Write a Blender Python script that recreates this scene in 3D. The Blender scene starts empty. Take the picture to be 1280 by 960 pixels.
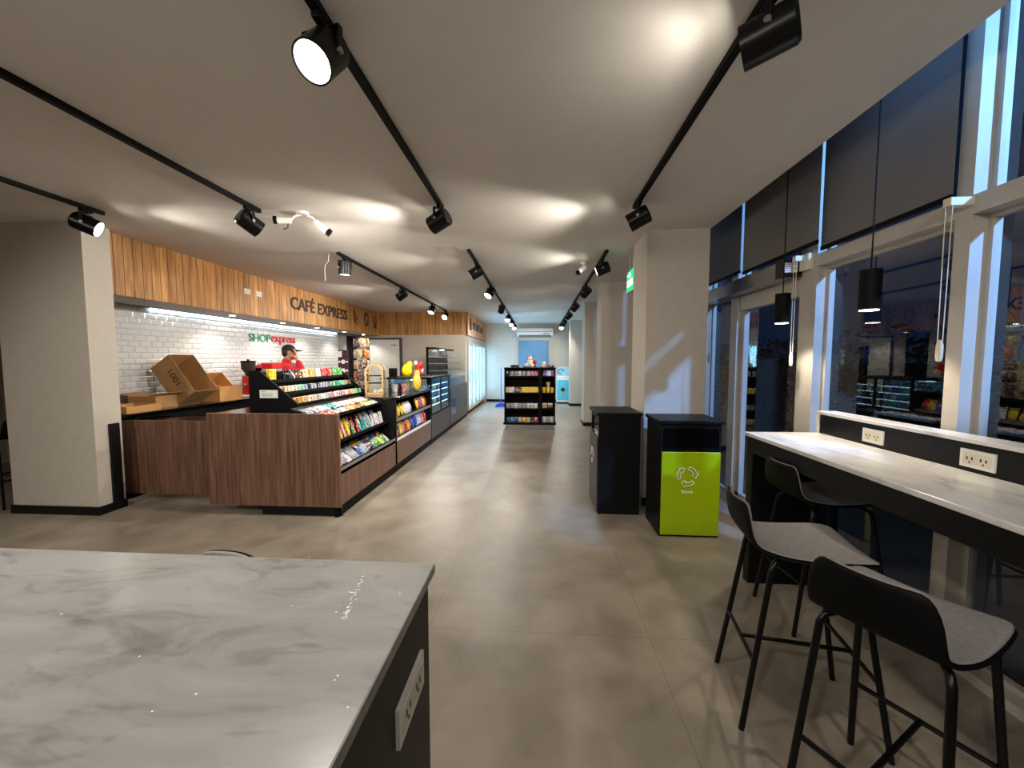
import bpy, bmesh, math, random
from mathutils import Vector, Matrix, Euler
random.seed(7)
C = bpy.context.scene.collection
PI = math.pi
V = Vector

# ------------------------------------------------------------------ materials
def lin(c):
    c = c / 255.0
    return c / 12.92 if c <= .04045 else ((c + .055) / 1.055) ** 2.4
def rgb(r, g, b): return (lin(r), lin(g), lin(b))

def mat(name, col, rough=.5, metal=0., var=.06, scale=12., bump=0., bscale=200., stretch=(1, 1, 1), spec=.5, coat=0.):
    m = bpy.data.materials.new(name); m.use_nodes = True
    nt = m.node_tree; N = nt.nodes; L = nt.links
    p = N['Principled BSDF']
    p.inputs['Roughness'].default_value = rough; p.inputs['Metallic'].default_value = metal
    p.inputs['Specular IOR Level'].default_value = spec
    p.inputs['Coat Weight'].default_value = coat
    tc = N.new('ShaderNodeTexCoord'); mp = N.new('ShaderNodeMapping'); mp.inputs['Scale'].default_value = stretch
    L.new(tc.outputs['Object'], mp.inputs['Vector'])
    nz = N.new('ShaderNodeTexNoise'); nz.inputs['Scale'].default_value = scale; nz.inputs['Detail'].default_value = 3
    L.new(mp.outputs[0], nz.inputs['Vector'])
    rp = N.new('ShaderNodeValToRGB')
    a = [max(0, c * (1 - var * 2)) for c in col]; b = [min(1, c * (1 + var * 2)) for c in col]
    rp.color_ramp.elements[0].position = .3; rp.color_ramp.elements[1].position = .7
    rp.color_ramp.elements[0].color = (*a, 1); rp.color_ramp.elements[1].color = (*b, 1)
    L.new(nz.outputs['Fac'], rp.inputs[0]); L.new(rp.outputs[0], p.inputs['Base Color'])
    if bump:
        n2 = N.new('ShaderNodeTexNoise'); n2.inputs['Scale'].default_value = bscale
        L.new(mp.outputs[0], n2.inputs['Vector'])
        bp = N.new('ShaderNodeBump'); bp.inputs['Strength'].default_value = bump; bp.inputs['Distance'].default_value = .01
        L.new(n2.outputs['Fac'], bp.inputs['Height']); L.new(bp.outputs[0], p.inputs['Normal'])
    return m

def emit(name, col, s):
    m = bpy.data.materials.new(name); m.use_nodes = True
    nt = m.node_tree; nt.nodes.clear()
    o = nt.nodes.new('ShaderNodeOutputMaterial'); e = nt.nodes.new('ShaderNodeEmission')
    e.inputs[0].default_value = (*col, 1); e.inputs[1].default_value = s
    nt.links.new(e.outputs[0], o.inputs[0]); return m

def glass(name, tint=(.9, .95, .95), refl=1.0, ior=1.5, rough=0.0, haze=None):
    m = bpy.data.materials.new(name); m.use_nodes = True
    nt = m.node_tree; N = nt.nodes; L = nt.links; N.clear()
    o = N.new('ShaderNodeOutputMaterial'); mx = N.new('ShaderNodeMixShader')
    t = N.new('ShaderNodeBsdfTransparent'); t.inputs[0].default_value = (*tint, 1)
    g = N.new('ShaderNodeBsdfGlossy'); g.inputs['Roughness'].default_value = rough; g.inputs['Color'].default_value = (refl, refl, refl, 1)
    f = N.new('ShaderNodeFresnel'); f.inputs['IOR'].default_value = ior
    ge = N.new('ShaderNodeNewGeometry'); sb = N.new('ShaderNodeMath'); sb.operation = 'SUBTRACT'; sb.inputs[0].default_value = 1; L.new(ge.outputs['Backfacing'], sb.inputs[1])
    mu = N.new('ShaderNodeMath'); mu.operation = 'MULTIPLY'; L.new(f.outputs[0], mu.inputs[0]); L.new(sb.outputs[0], mu.inputs[1])
    L.new(mu.outputs[0], mx.inputs[0]); L.new(g.outputs[0], mx.inputs[2])
    if haze:
        d = N.new('ShaderNodeBsdfDiffuse'); d.inputs[0].default_value = (*haze[0], 1)
        m2 = N.new('ShaderNodeMixShader'); m2.inputs[0].default_value = haze[1]
        L.new(t.outputs[0], m2.inputs[1]); L.new(d.outputs[0], m2.inputs[2]); L.new(m2.outputs[0], mx.inputs[1])
    else:
        L.new(t.outputs[0], mx.inputs[1])
    L.new(mx.outputs[0], o.inputs[0]); return m

def wood(name, dark, light, board=None, axis='Y', gscale=3., rough=.45, stretch=(14, 14, .9)):
    """grain runs along Z; board = plank width with a random tone per plank along the given axis"""
    m = bpy.data.materials.new(name); m.use_nodes = True
    nt = m.node_tree; N = nt.nodes; L = nt.links; p = N['Principled BSDF']
    p.inputs['Roughness'].default_value = rough
    tc = N.new('ShaderNodeTexCoord'); mp = N.new('ShaderNodeMapping'); mp.inputs['Scale'].default_value = stretch
    src = tc.outputs['Object']
    if board:
        sp = N.new('ShaderNodeSeparateXYZ'); L.new(src, sp.inputs[0])
        dv = N.new('ShaderNodeMath'); dv.operation = 'DIVIDE'; dv.inputs[1].default_value = board
        L.new(sp.outputs[axis], dv.inputs[0])
        fl = N.new('ShaderNodeMath'); fl.operation = 'FLOOR'; L.new(dv.outputs[0], fl.inputs[0])
        wn = N.new('ShaderNodeTexWhiteNoise'); wn.noise_dimensions = '1D'; L.new(fl.outputs[0], wn.inputs['W'])
        ad = N.new('ShaderNodeVectorMath'); ad.operation = 'ADD'
        ml = N.new('ShaderNodeVectorMath'); ml.operation = 'SCALE'; ml.inputs['Scale'].default_value = 7.0
        L.new(wn.outputs['Color'], ml.inputs[0]); L.new(src, ad.inputs[0]); L.new(ml.outputs[0], ad.inputs[1])
        src = ad.outputs[0]
    L.new(src, mp.inputs['Vector'])
    nz = N.new('ShaderNodeTexNoise'); nz.inputs['Scale'].default_value = gscale; nz.inputs['Detail'].default_value = 6
    nz.inputs['Distortion'].default_value = .6
    L.new(mp.outputs[0], nz.inputs['Vector'])
    rp = N.new('ShaderNodeValToRGB'); rp.color_ramp.elements[0].position = .32; rp.color_ramp.elements[1].position = .7
    rp.color_ramp.elements[0].color = (*dark, 1); rp.color_ramp.elements[1].color = (*light, 1)
    L.new(nz.outputs['Fac'], rp.inputs[0]); out = rp.outputs[0]
    if board:
        hs = N.new('ShaderNodeHueSaturation')
        mr = N.new('ShaderNodeMapRange'); mr.inputs['To Min'].default_value = .72; mr.inputs['To Max'].default_value = 1.15
        L.new(wn.outputs['Value'], mr.inputs['Value']); L.new(mr.outputs[0], hs.inputs['Value']); L.new(out, hs.inputs['Color']); out = hs.outputs[0]
    L.new(out, p.inputs['Base Color']); return m

def concrete():
    m = bpy.data.materials.new('polished_concrete'); m.use_nodes = True
    nt = m.node_tree; N = nt.nodes; L = nt.links; p = N['Principled BSDF']
    tc = N.new('ShaderNodeTexCoord')
    n1 = N.new('ShaderNodeTexNoise'); n1.inputs['Scale'].default_value = .9; n1.inputs['Detail'].default_value = 8; n1.inputs['Roughness'].default_value = .62; n1.inputs['Distortion'].default_value = .3
    n2 = N.new('ShaderNodeTexNoise'); n2.inputs['Scale'].default_value = 3.6; n2.inputs['Detail'].default_value = 6; n2.inputs['Distortion'].default_value = .5
    L.new(tc.outputs['Object'], n1.inputs['Vector']); L.new(tc.outputs['Object'], n2.inputs['Vector'])
    mx = N.new('ShaderNodeMix'); mx.data_type = 'FLOAT'; mx.inputs[0].default_value = .45
    L.new(n1.outputs['Fac'], mx.inputs[2]); L.new(n2.outputs['Fac'], mx.inputs[3])
    rp = N.new('ShaderNodeValToRGB')
    rp.color_ramp.elements[0].position = .36; rp.color_ramp.elements[1].position = .64
    rp.color_ramp.elements[0].color = (*rgb(119, 109, 96), 1); rp.color_ramp.elements[1].color = (*rgb(157, 146, 131), 1)
    L.new(mx.outputs[0], rp.inputs[0])
    # saw-cut joints every 2.4 m
    sp = N.new('ShaderNodeSeparateXYZ'); L.new(tc.outputs['Object'], sp.inputs[0])
    prev = None
    for ax, off, per in (('X', .62, 1.25), ('Y', .4, 1.25)):
        a = N.new('ShaderNodeMath'); a.operation = 'ADD'; a.inputs[1].default_value = off; L.new(sp.outputs[ax], a.inputs[0])
        w = N.new('ShaderNodeMath'); w.operation = 'PINGPONG'; w.inputs[1].default_value = per / 2; L.new(a.outputs[0], w.inputs[0])
        c = N.new('ShaderNodeMath'); c.operation = 'LESS_THAN'; c.inputs[1].default_value = .0022; L.new(w.outputs[0], c.inputs[0])
        if prev:
            q = N.new('ShaderNodeMath'); q.operation = 'MAXIMUM'; L.new(prev.outputs[0], q.inputs[0]); L.new(c.outputs[0], q.inputs[1]); prev = q
        else: prev = c
    md = N.new('ShaderNodeMix'); md.data_type = 'RGBA'; md.inputs[7].default_value = (*rgb(92, 82, 70), 1)
    sc = N.new('ShaderNodeMath'); sc.operation = 'MULTIPLY'; sc.inputs[1].default_value = .55; L.new(prev.outputs[0], sc.inputs[0])
    L.new(sc.outputs[0], md.inputs[0]); L.new(rp.outputs[0], md.inputs[6]); L.new(md.outputs[2], p.inputs['Base Color'])
    rr = N.new('ShaderNodeMapRange'); rr.inputs['To Min'].default_value = .28; rr.inputs['To Max'].default_value = .5
    L.new(n2.outputs['Fac'], rr.inputs['Value']); L.new(rr.outputs[0], p.inputs['Roughness'])
    return m

def marble(name='white_marble', stretch=(1.6, 4.2, 1), rot=.35, k_=1.):
    m = bpy.data.materials.new(name); m.use_nodes = True
    nt = m.node_tree; N = nt.nodes; L = nt.links; p = N['Principled BSDF']
    p.inputs['Roughness'].default_value = .22
    tc = N.new('ShaderNodeTexCoord'); mp = N.new('ShaderNodeMapping'); mp.inputs['Scale'].default_value = stretch; mp.inputs['Rotation'].default_value = (0, 0, rot)
    L.new(tc.outputs['Object'], mp.inputs['Vector'])
    n1 = N.new('ShaderNodeTexNoise'); n1.inputs['Scale'].default_value = 1.5; n1.inputs['Detail'].default_value = 9; n1.inputs['Roughness'].default_value = .6; n1.inputs['Distortion'].default_value = .7
    L.new(mp.outputs[0], n1.inputs['Vector'])
    r1 = N.new('ShaderNodeValToRGB'); e = r1.color_ramp.elements
    e[0].position = .27; e[0].color = (*rgb(152 * k_, 150 * k_, 148 * k_), 1); e[1].position = .6; e[1].color = (*rgb(222 * k_, 221 * k_, 219 * k_), 1)
    k = e.new(.43); k.color = (*rgb(204 * k_, 202 * k_, 200 * k_), 1)
    L.new(n1.outputs['Fac'], r1.inputs[0])
    n2 = N.new('ShaderNodeTexNoise'); n2.inputs['Scale'].default_value = 2.6; n2.inputs['Detail'].default_value = 7; n2.inputs['Distortion'].default_value = 1.3
    L.new(mp.outputs[0], n2.inputs['Vector'])
    r2 = N.new('ShaderNodeValToRGB'); e = r2.color_ramp.elements
    e[0].position = .58; e[0].color = (0, 0, 0, 1); e[1].position = .76; e[1].color = (.5, .5, .5, 1)
    L.new(n2.outputs['Fac'], r2.inputs[0])
    mx = N.new('ShaderNodeMix'); mx.data_type = 'RGBA'; mx.inputs[7].default_value = (*rgb(112 * k_, 106 * k_, 102 * k_), 1)
    L.new(r2.outputs[0], mx.inputs[0]); L.new(r1.outputs[0], mx.inputs[6]); L.new(mx.outputs[2], p.inputs['Base Color'])
    return m

M = {}
M['ceiling'] = mat('ceiling_paint', rgb(216, 210, 202), .9, var=.01, bump=.03)
M['wall'] = mat('wall_paint', rgb(194, 186, 174), .85, var=.015, bump=.05, bscale=120)
M['soffit'] = mat('soffit_paint', rgb(165, 163, 160), .8, var=.01)
M['black'] = mat('black_laminate', rgb(15, 15, 15), .42, var=.05, spec=.2)
M['matte'] = mat('matte_black', rgb(9, 9, 9), .6, var=.05, spec=.12)
M['gloss'] = mat('gloss_black', rgb(8, 8, 9), .12, var=.03)
M['blackmetal'] = mat('black_powder_coat', rgb(10, 10, 10), .32, metal=.0, spec=.25, var=.05)
M['concrete'] = concrete()
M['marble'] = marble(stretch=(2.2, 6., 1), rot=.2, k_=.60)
M['marble2'] = marble('white_marble_counter', (3.2, 1.2, 1), .15)
M['walnut'] = wood('walnut_laminate', rgb(84, 58, 46), rgb(132, 96, 78), rough=.4, gscale=2.2, stretch=(16, 16, .8))
M['oak'] = wood('oak_planks', rgb(160, 102, 52), rgb(214, 160, 94), board=.1, axis='Y', gscale=2.4, stretch=(9, 9, .9))
M['oakx'] = wood('oak_planks_cross', rgb(160, 102, 52), rgb(214, 160, 94), board=.1, axis='X', gscale=2.4, stretch=(9, 9, .9))
M['tile'] = mat('glazed_tile', rgb(206, 206, 206), .15, var=.015)
M['grout'] = mat('tile_grout', rgb(176, 175, 172), .9, var=.02)
M['alu'] = mat('painted_aluminium', rgb(178, 172, 162), .45, metal=.0, var=.02)
M['steel'] = mat('brushed_steel', rgb(170, 170, 172), .28, metal=1., var=.05)
M['chrome'] = mat('chrome', rgb(220, 220, 222), .12, metal=1., var=.02)
M['blind'] = mat('grey_blind_fabric', rgb(108, 106, 104), .9, var=.05, scale=300)
M['white'] = mat('white_plastic', rgb(228, 226, 220), .35, var=.02)
M['cream'] = mat('cream_plastic', rgb(214, 206, 184), .4, var=.02)
M['paper'] = mat('white_paper', rgb(232, 230, 226), .8, var=.02)
M['grey'] = mat('grey_plastic', rgb(120, 120, 120), .5, var=.03)
M['fabric'] = mat('grey_seat_fabric', rgb(126, 123, 122), .95, var=.06, scale=90, bump=.15, bscale=600)
M['lime'] = mat('lime_green_panel', rgb(150, 176, 10), .3, var=.02)
M['card'] = mat('brown_cardboard', rgb(168, 128, 84), .85, var=.04, scale=6)
M['card2'] = mat('light_brown_cardboard', rgb(196, 146, 88), .85, var=.04, scale=6)
M['ink'] = mat('dark_print', rgb(52, 38, 30), .8, var=.02)
M['sign'] = mat('black_sign_letters', rgb(22, 18, 16), .5, var=.02)
M['greenletter'] = mat('green_sign_letters', rgb(20, 128, 88), .4, var=.02)
M['redletter'] = mat('red_sign_letters', rgb(196, 20, 44), .4, var=.02)
M['red'] = mat('red_enamel', rgb(190, 22, 28), .3, var=.03)
M['glass'] = glass('window_glass', (.9, .93, .95), 1., 1.8)
M['clear'] = glass('clear_glass', (.94, .97, .97), 1., 1.45)
M['fridgeglass'] = glass('misted_fridge_glass', (.85, .95, 1.), 1., 1.4, haze=((.62, .85, .95), .35))
M['lens'] = emit('spot_lens', (1., .93, .8), 9.)
M['dlens'] = emit('downlight_lens', (1., .93, .82), 14.)
M['plens'] = emit('pendant_lens', (1., .82, .6), 5.)
M['led'] = emit('cool_led', (.72, .88, 1.), 4.5)
M['fled'] = emit('fridge_led', (.5, .85, 1.), 2.2)
M['caseled'] = emit('case_led', (.5, .8, 1.), 2.6)
M['asphalt'] = mat('dark_paving', rgb(48, 48, 50), .7, var=.08, scale=4)
M['leafy'] = mat('dark_leaves', rgb(11, 16, 11), .9, var=.2)
M['skin'] = mat('skin', rgb(206, 150, 122), .5, var=.03)
M['hair'] = mat('dark_brown_hair', rgb(44, 30, 24), .6, var=.1)
M['jacket'] = mat('red_jacket', rgb(196, 16, 34), .75, var=.05, scale=30)
M['trouser'] = mat('black_trousers', rgb(26, 26, 30), .85, var=.05)
M['cap'] = mat('black_cap', rgb(28, 28, 30), .8, var=.05)
M['bluepanel'] = mat('blue_door_panel', rgb(82, 138, 176), .35, var=.05, scale=2)
M['blue'] = mat('blue_plastic', rgb(30, 70, 190), .4, var=.05)
M['charcoal'] = mat('charcoal_laminate', rgb(66, 60, 58), .45, var=.05)
M['pine'] = mat('pale_wood', rgb(176, 146, 104), .5, var=.08, stretch=(10, 10, 1))
M['greenlit'] = emit('exit_sign_face', rgb(30, 165, 95), .75)
M['whitelit'] = emit('exit_sign_letters', (1., 1., 1.), .8)

# ------------------------------------------------------------------ mesh helper
class MB:
    def __init__(s): s.b = bmesh.new(); s.M = Matrix()
    def v(s, co): return s.b.verts.new(s.M @ V(co))
    def poly(s, pts):
        try: return s.b.faces.new([s.v(p) for p in pts])
        except ValueError: pass
    def box(s, x0, x1, y0, y1, z0, z1, bev=0.):
        vs = [s.v((x, y, z)) for z in (z0, z1) for y in (y0, y1) for x in (x0, x1)]
        fs = [s.b.faces.new([vs[i] for i in f]) for f in ((0, 2, 3, 1), (4, 5, 7, 6), (0, 1, 5, 4), (2, 6, 7, 3), (0, 4, 6, 2), (1, 3, 7, 5))]
        if bev:
            es = list({e for f in fs for e in f.edges})
            bmesh.ops.bevel(s.b, geom=es, offset=bev, segments=2, affect='EDGES', profile=.5)
        return s
    def cyl(s, p0, p1, r0, r1=None, n=16, cap=True):
        r1 = r0 if r1 is None else r1
        p0, p1 = V(p0), V(p1); d = (p1 - p0).normalized()
        a = d.orthogonal().normalized(); c = d.cross(a)
        A = [s.v(p0 + (a * math.cos(2 * PI * i / n) + c * math.sin(2 * PI * i / n)) * r0) for i in range(n)]
        B = [s.v(p1 + (a * math.cos(2 * PI * i / n) + c * math.sin(2 * PI * i / n)) * r1) for i in range(n)]
        for i in range(n): s.b.faces.new((A[i], A[(i + 1) % n], B[(i + 1) % n], B[i]))
        if cap: s.b.faces.new(A[::-1]); s.b.faces.new(B)
        return s
    def tube(s, pts, r, n=8, closed=False):
        pts = [V(p) for p in pts]; k = len(pts); rings = []; up = None
        for i, p in enumerate(pts):
            if closed: t = (pts[(i + 1) % k] - pts[i - 1])
            else: t = pts[min(i + 1, k - 1)] - pts[max(i - 1, 0)]
            t.normalize()
            if up is None: up = t.orthogonal().normalized()
            else:
                up = up - t * up.dot(t)
                up = up.normalized() if up.length > 1e-6 else t.orthogonal().normalized()
            c = t.cross(up)
            rr = r[i] if isinstance(r, (list, tuple)) else r
            rings.append([s.v(p + (up * math.cos(2 * PI * j / n) + c * math.sin(2 * PI * j / n)) * rr) for j in range(n)])
        for i in range(k if closed else k - 1):
            A, B = rings[i], rings[(i + 1) % k]
            for j in range(n): s.b.faces.new((A[j], A[(j + 1) % n], B[(j + 1) % n], B[j]))
        if not closed: s.b.faces.new(rings[0][::-1]); s.b.faces.new(rings[-1])
        return s
    def lathe(s, prof, c=(0, 0, 0), n=20, sx=1., sy=1.):
        c = V(c); rings = []
        for r, z in prof:
            if r < 1e-6: rings.append([s.v(c + V((0, 0, z)))])
            else: rings.append([s.v(c + V((r * sx * math.cos(2 * PI * i / n), r * sy * math.sin(2 * PI * i / n), z))) for i in range(n)])
        for A, B in zip(rings, rings[1:]):
            for i in range(n):
                j = (i + 1) % n
                if len(A) == 1 and len(B) == 1: continue
                if len(A) == 1: s.b.faces.new((A[0], B[j], B[i]))
                elif len(B) == 1: s.b.faces.new((A[i], A[j], B[0]))
                else: s.b.faces.new((A[i], A[j], B[j], B[i]))
        if len(rings[0]) > 1: s.b.faces.new(rings[0][::-1])
        if len(rings[-1]) > 1: s.b.faces.new(rings[-1])
        return s
    def ell(s, c, r, n=14, m=9):
        c = V(c); r = V(r) if hasattr(r, '__len__') else V((r, r, r))
        old = s.M; s.M = old @ Matrix.Translation(c) @ Matrix.Diagonal((r.x, r.y, r.z, 1))
        s.lathe([(math.sin(PI * i / m) if 0 < i < m else 0, -math.cos(PI * i / m)) for i in range(m + 1)], n=n)
        s.M = old; return s
    def prism(s, poly, a, b, f):
        """poly of (u,v); f maps (u,v,w) to a point; w runs from a to b"""
        A = [s.v(f(u, v, a)) for u, v in poly]; B = [s.v(f(u, v, b)) for u, v in poly]; n = len(poly)
        s.b.faces.new(A[::-1]); s.b.faces.new(B)
        for i in range(n): s.b.faces.new((A[i], A[(i + 1) % n], B[(i + 1) % n], B[i]))
        return s
    def caps(s, chain, n=14):
        for p, r in chain: s.ell(p, r, n=n, m=8)
        for (p, r), (q, t) in zip(chain, chain[1:]): s.cyl(p, q, r, t, n=n)
        return s
    def mesh(s, name, m, smooth=False):
        bmesh.ops.recalc_face_normals(s.b, faces=s.b.faces[:])
        me = bpy.data.meshes.new(name); s.b.to_mesh(me); s.b.free()
        if m: me.materials.append(m)
        if smooth:
            me.polygons.foreach_set('use_smooth', [True] * len(me.polygons))
            try: me.set_sharp_from_angle(angle=math.radians(40))
            except Exception: pass
        return me
    def build(s, name, m, parent=None, smooth=False):
        return link(name, s.mesh(name, m, smooth), parent)

def link(name, me, parent=None):
    o = bpy.data.objects.new(name, me); C.objects.link(o)
    if parent is not None: o.parent = parent
    return o
def tag(o, label, cat, group=None, kind=None):
    o['label'] = label
    o['category'] = cat
    if group: o['group'] = group
    if kind: o['kind'] = kind
    return o
def thing(name, label, cat, loc=(0, 0, 0), rz=0., group=None, kind=None):
    o = bpy.data.objects.new(name, None); C.objects.link(o); o.empty_display_size = .05
    o.location = loc; o.rotation_euler = (0, 0, rz)
    return tag(o, label, cat, group, kind)
def bx(*a, bev=0.):
    m = MB(); m.box(*a, bev=bev); return m
def bake(o):
    """apply the modifiers of o to its mesh"""
    dg = bpy.context.evaluated_depsgraph_get(); dg.update()
    me = bpy.data.meshes.new_from_object(o.evaluated_get(dg))
    o.modifiers.clear(); o.data = me; return o
def copy_tree(root):
    r = root.copy(); C.objects.link(r)
    for ch in list(root.children):
        c = ch.copy(); C.objects.link(c); c.parent = r
        for g in list(ch.children):
            d = g.copy(); C.objects.link(d); d.parent = c
    return r
def text_mesh(txt, size, depth=.006, bold=0., sx=1.):
    cu = bpy.data.curves.new('letters', 'FONT'); cu.body = txt; cu.size = size; cu.extrude = depth / 2; cu.offset = bold
    cu.align_x = 'LEFT'; cu.resolution_u = 4
    o = bpy.data.objects.new('letters', cu); C.objects.link(o)
    dg = bpy.context.evaluated_depsgraph_get(); dg.update()
    me = bpy.data.meshes.new_from_object(o.evaluated_get(dg))
    bpy.data.objects.remove(o); return me
def text(name, txt, size, m, origin, right, up, width=None, height=None, parent=None, depth=.006, bold=0.):
    """lettering with its lower left corner at origin; width/height stretch it to fit"""
    me = text_mesh(txt, size, depth, bold)
    xs = [v.co.x for v in me.vertices]; ys = [v.co.y for v in me.vertices]
    x0, x1, y0, y1 = min(xs), max(xs), min(ys), max(ys)
    kx = width / (x1 - x0) if width else 1.; ky = height / (y1 - y0) if height else kx
    r, u = V(right).normalized(), V(up).normalized(); n = r.cross(u); O = V(origin)
    for v in me.vertices:
        x, y, z = v.co; v.co = O + r * ((x - x0) * kx) + u * ((y - y0) * ky) + n * z
    me.materials.clear(); me.materials.append(m)
    return link(name, me, parent)
def lamp(kind, name, loc, energy, col, parent=None, **kw):
    l = bpy.data.lights.new(name, kind); l.energy = energy; l.color = col
    for k, v in kw.items(): setattr(l, k, v)
    o = bpy.data.objects.new(name, l); C.objects.link(o); o.location = loc
    if parent is not None: o.parent = parent
    return o
def aim(o, d): o.rotation_euler = V(d).to_track_quat('-Z', 'Y').to_euler()

# ------------------------------------------------------------------ the setting
H = 2.88
def struct(name, mb, m, label, cat='wall'):
    return tag(mb.build(name, m), label, cat, kind='structure')
struct('floor', bx(-8, 2.22, -4, 14.3, -.12, 0), M['concrete'], 'polished grey brown concrete floor of the shop', 'floor')
struct('ceiling', bx(-8.1, 1.745, -4.1, 14.4, H, H + .2), M['ceiling'], 'flat off-white plaster ceiling carrying the light tracks', 'ceiling')
struct('wall_upper', bx(1.665, 1.745, -4.1, 14.4, H + .2, 3.75), M['ceiling'], 'plaster upstand above the ceiling edge along the tall windows')
struct('ceiling_void', bx(1.665, 2.3, -4.1, 14.4, 3.75, 3.85), M['ceiling'], 'high strip of ceiling over the window bay', 'ceiling')
struct('wall_back', bx(-2.4, 2.4, 14.2, 14.4, 0, H), M['wall'], 'far grey wall at the end of the shop with the blue door')
struct('wall_left', bx(-8.1, -8, -4, 5.2, 0, H), M['wall'], 'side wall at the seating area on the far left')
struct('wall_rear', bx(-8.1, 2.3, -4.2, -4, 0, 3.75), M['wall'], 'wall closing the seating area behind the viewer')
struct('wall_niche', bx(-8, -5.1, 5.2, 5.35, 0, H), M['wall'], 'pale wall behind the broad column at the left edge')
struct('wall_service', bx(-5.35, -5.12, 3.72, 10.9, 0, H), M['wall'], 'wall behind the service counter under the wooden fascia')
struct('wall_cross', bx(-5.12, -2.0, 10.62, 10.9, 0, 2.25), M['wall'], 'beige wall facing the counter beside the glass fridges')
struct('wall_right', bx(2.1, 2.3, 6.6, 14.2, 0, 3.75), M['wall'], 'wall behind the far columns on the window side')
# broad column at the left
struct('pillar', bx(-5.30, -4.36, 3.47, 3.72, 0, H), M['wall'], 'broad beige column at the left end of the service counter', 'column')
struct('baseboard_left', bx(-5.315, -4.345, 3.455, 3.72, 0, .085), M['black'], 'black skirting around the foot of the broad left column', 'skirting')
# right hand columns
for i, (x0, x1, y0, y1, lb) in enumerate([(1.12, 1.74, 4.1, 4.66, 'nearest beige column standing behind the recycling bins'),
        (1.085, 1.72, 6.72, 7.2, 'second beige column past the bins on the window side'),
        (1.09, 1.74, 9.07, 9.6, 'third beige column along the window side'),
        (1.09, 1.74, 13.0, 13.5, 'last beige column next to the far wall')]):
    struct('pillar', bx(x0, x1, y0, y1, 0, H), M['wall'], lb, 'column')
    b = MB(); b.box(x0 - .012, x1, y0 - .012, y1 + .012, 0, .085)
    struct('baseboard_column', b, M['black'], 'black skirting at the foot of the ' + lb, 'skirting')
struct('baseboard_back', bx(-1.9, 2.1, 14.185, 14.2, 0, .09), M['black'], 'black skirting along the far wall', 'skirting')

# wood fascia (planks are pattern inside one mesh)
def fascia(name, y0, y1, x, label):
    m = MB(); n = round((y1 - y0) / .1); w = (y1 - y0) / n
    for i in range(n): m.box(x - .03, x, y0 + i * w + .003, y0 + (i + 1) * w - .003, 2.24, H, bev=.003)
    m.box(x - .055, x - .028, y0, y1, 2.238, H)
    return struct(name, m, M['oak'], label, 'fascia')
fascia('trim_1', 3.72, 10.62, -4.45, 'long honey oak plank fascia above the service counter')
m = MB(); n = 25; w = (4.45 - 1.93) / n
for i in range(n): m.box(-4.45 + i * w + .003, -4.45 + (i + 1) * w - .003, 10.62, 10.65, 2.25, H, bev=.003)
m.box(-4.45, -1.95, 10.645, 10.7, 2.25, H)
struct('trim_2', m, M['oakx'], 'short oak plank fascia across the end above the beige wall', 'fascia')
fascia('trim_3', 10.62, 14.2, -1.93, 'oak plank fascia above the glass door fridges')
struct('soffit', bx(-5.12, -4.5, 3.72, 10.62, 2.243, 2.3), M['soffit'], 'grey soffit behind the oak fascia with small downlights', 'soffit')

# tiled wall behind the counter
m = MB(); m.box(-5.12, -5.105, 3.72, 9.62, .9, 2.24)
g = tag(m.build('wall_tile_grout', M['grout']), 'grout bed of the white metro tiles behind the counter', 'tiles', kind='structure')
m = MB(); tw, th = .15, .0745; z = .97; r = 0
while z + th < 2.245:
    y = 3.73 - (tw / 2 if r % 2 else 0)
    while y < 9.6:
        a, b = max(y + .0015, 3.73), min(y + tw - .0015, 9.61); c, d = z + .0015, z + th - .0015; e = .012
        if b - a > .04:
            o = [(-5.105, a, c), (-5.105, b, c), (-5.105, b, d), (-5.105, a, d)]
            q = [(-5.098, a + e, c + e), (-5.098, b - e, c + e), (-5.098, b - e, d - e), (-5.098, a + e, d - e)]
            ov = [m.v(p) for p in o]; qv = [m.v(p) for p in q]; m.b.faces.new(qv)
            for i in range(4): m.b.faces.new((ov[i], ov[(i + 1) % 4], qv[(i + 1) % 4], qv[i]))
        y += tw
    z += th; r += 1
m.build('bevelled_tiles', M['tile'], g)

# doors
d = thing('door_1', 'plain white door in a dark frame on the beige wall', 'door', (0, 0, 0), kind='structure')
bx(-4.72, -3.86, 10.56, 10.6, .02, 2.12, bev=.004).build('door_leaf_or_void', M['white'], d)
f = MB(); f.box(-4.8, -4.72, 10.55, 10.62, 0, 2.17); f.box(-3.86, -3.8, 10.55, 10.62, 0, 2.17); f.box(-4.72, -3.86, 10.55, 10.62, 2.12, 2.17)
f.build('door_frame', M['charcoal'], d)
f = MB(); f.cyl((-3.95, 10.56, 1.02), (-3.95, 10.5, 1.02), .012); f.tube([(-3.95, 10.5, 1.02), (-4.07, 10.5, 1.02)], .011); f.build('door_handle', M['steel'], d)
bx(-4.1, -3.95, 10.553, 10.56, 1.955, 1.98).build('name_plate', M['grey'], d)
d = thing('door_2', 'service doorway at the end of the tiled wall, its dark opening painted black', 'door', kind='structure')
bx(-5.115, -5.09, 9.64, 9.98, 0, 2.2).build('door_frame', M['soffit'], d)
bx(-5.115, -5.09, 9.98, 10.55, 0, 2.2).build('door_leaf_or_void', M['matte'], d)  # black panel painted as the darkness inside the open doorway
d = thing('door_3', 'blue glazed door in a steel frame on the far wall', 'door', kind='structure')
bx(-.70, .42, 14.16, 14.19, .02, 2.27).build('door_leaf_or_void', M['bluepanel'], d)
f = MB(); f.box(-.76, -.70, 14.13, 14.2, 0, 2.33); f.box(.42, .48, 14.13, 14.2, 0, 2.33); f.box(-.70, .42, 14.13, 14.2, 2.27, 2.33)
f.build('door_frame', M['alu'], d)
bx(.335, .35, 14.15, 14.16, .02, 2.27).build('door_stile', M['charcoal'], d)
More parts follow.
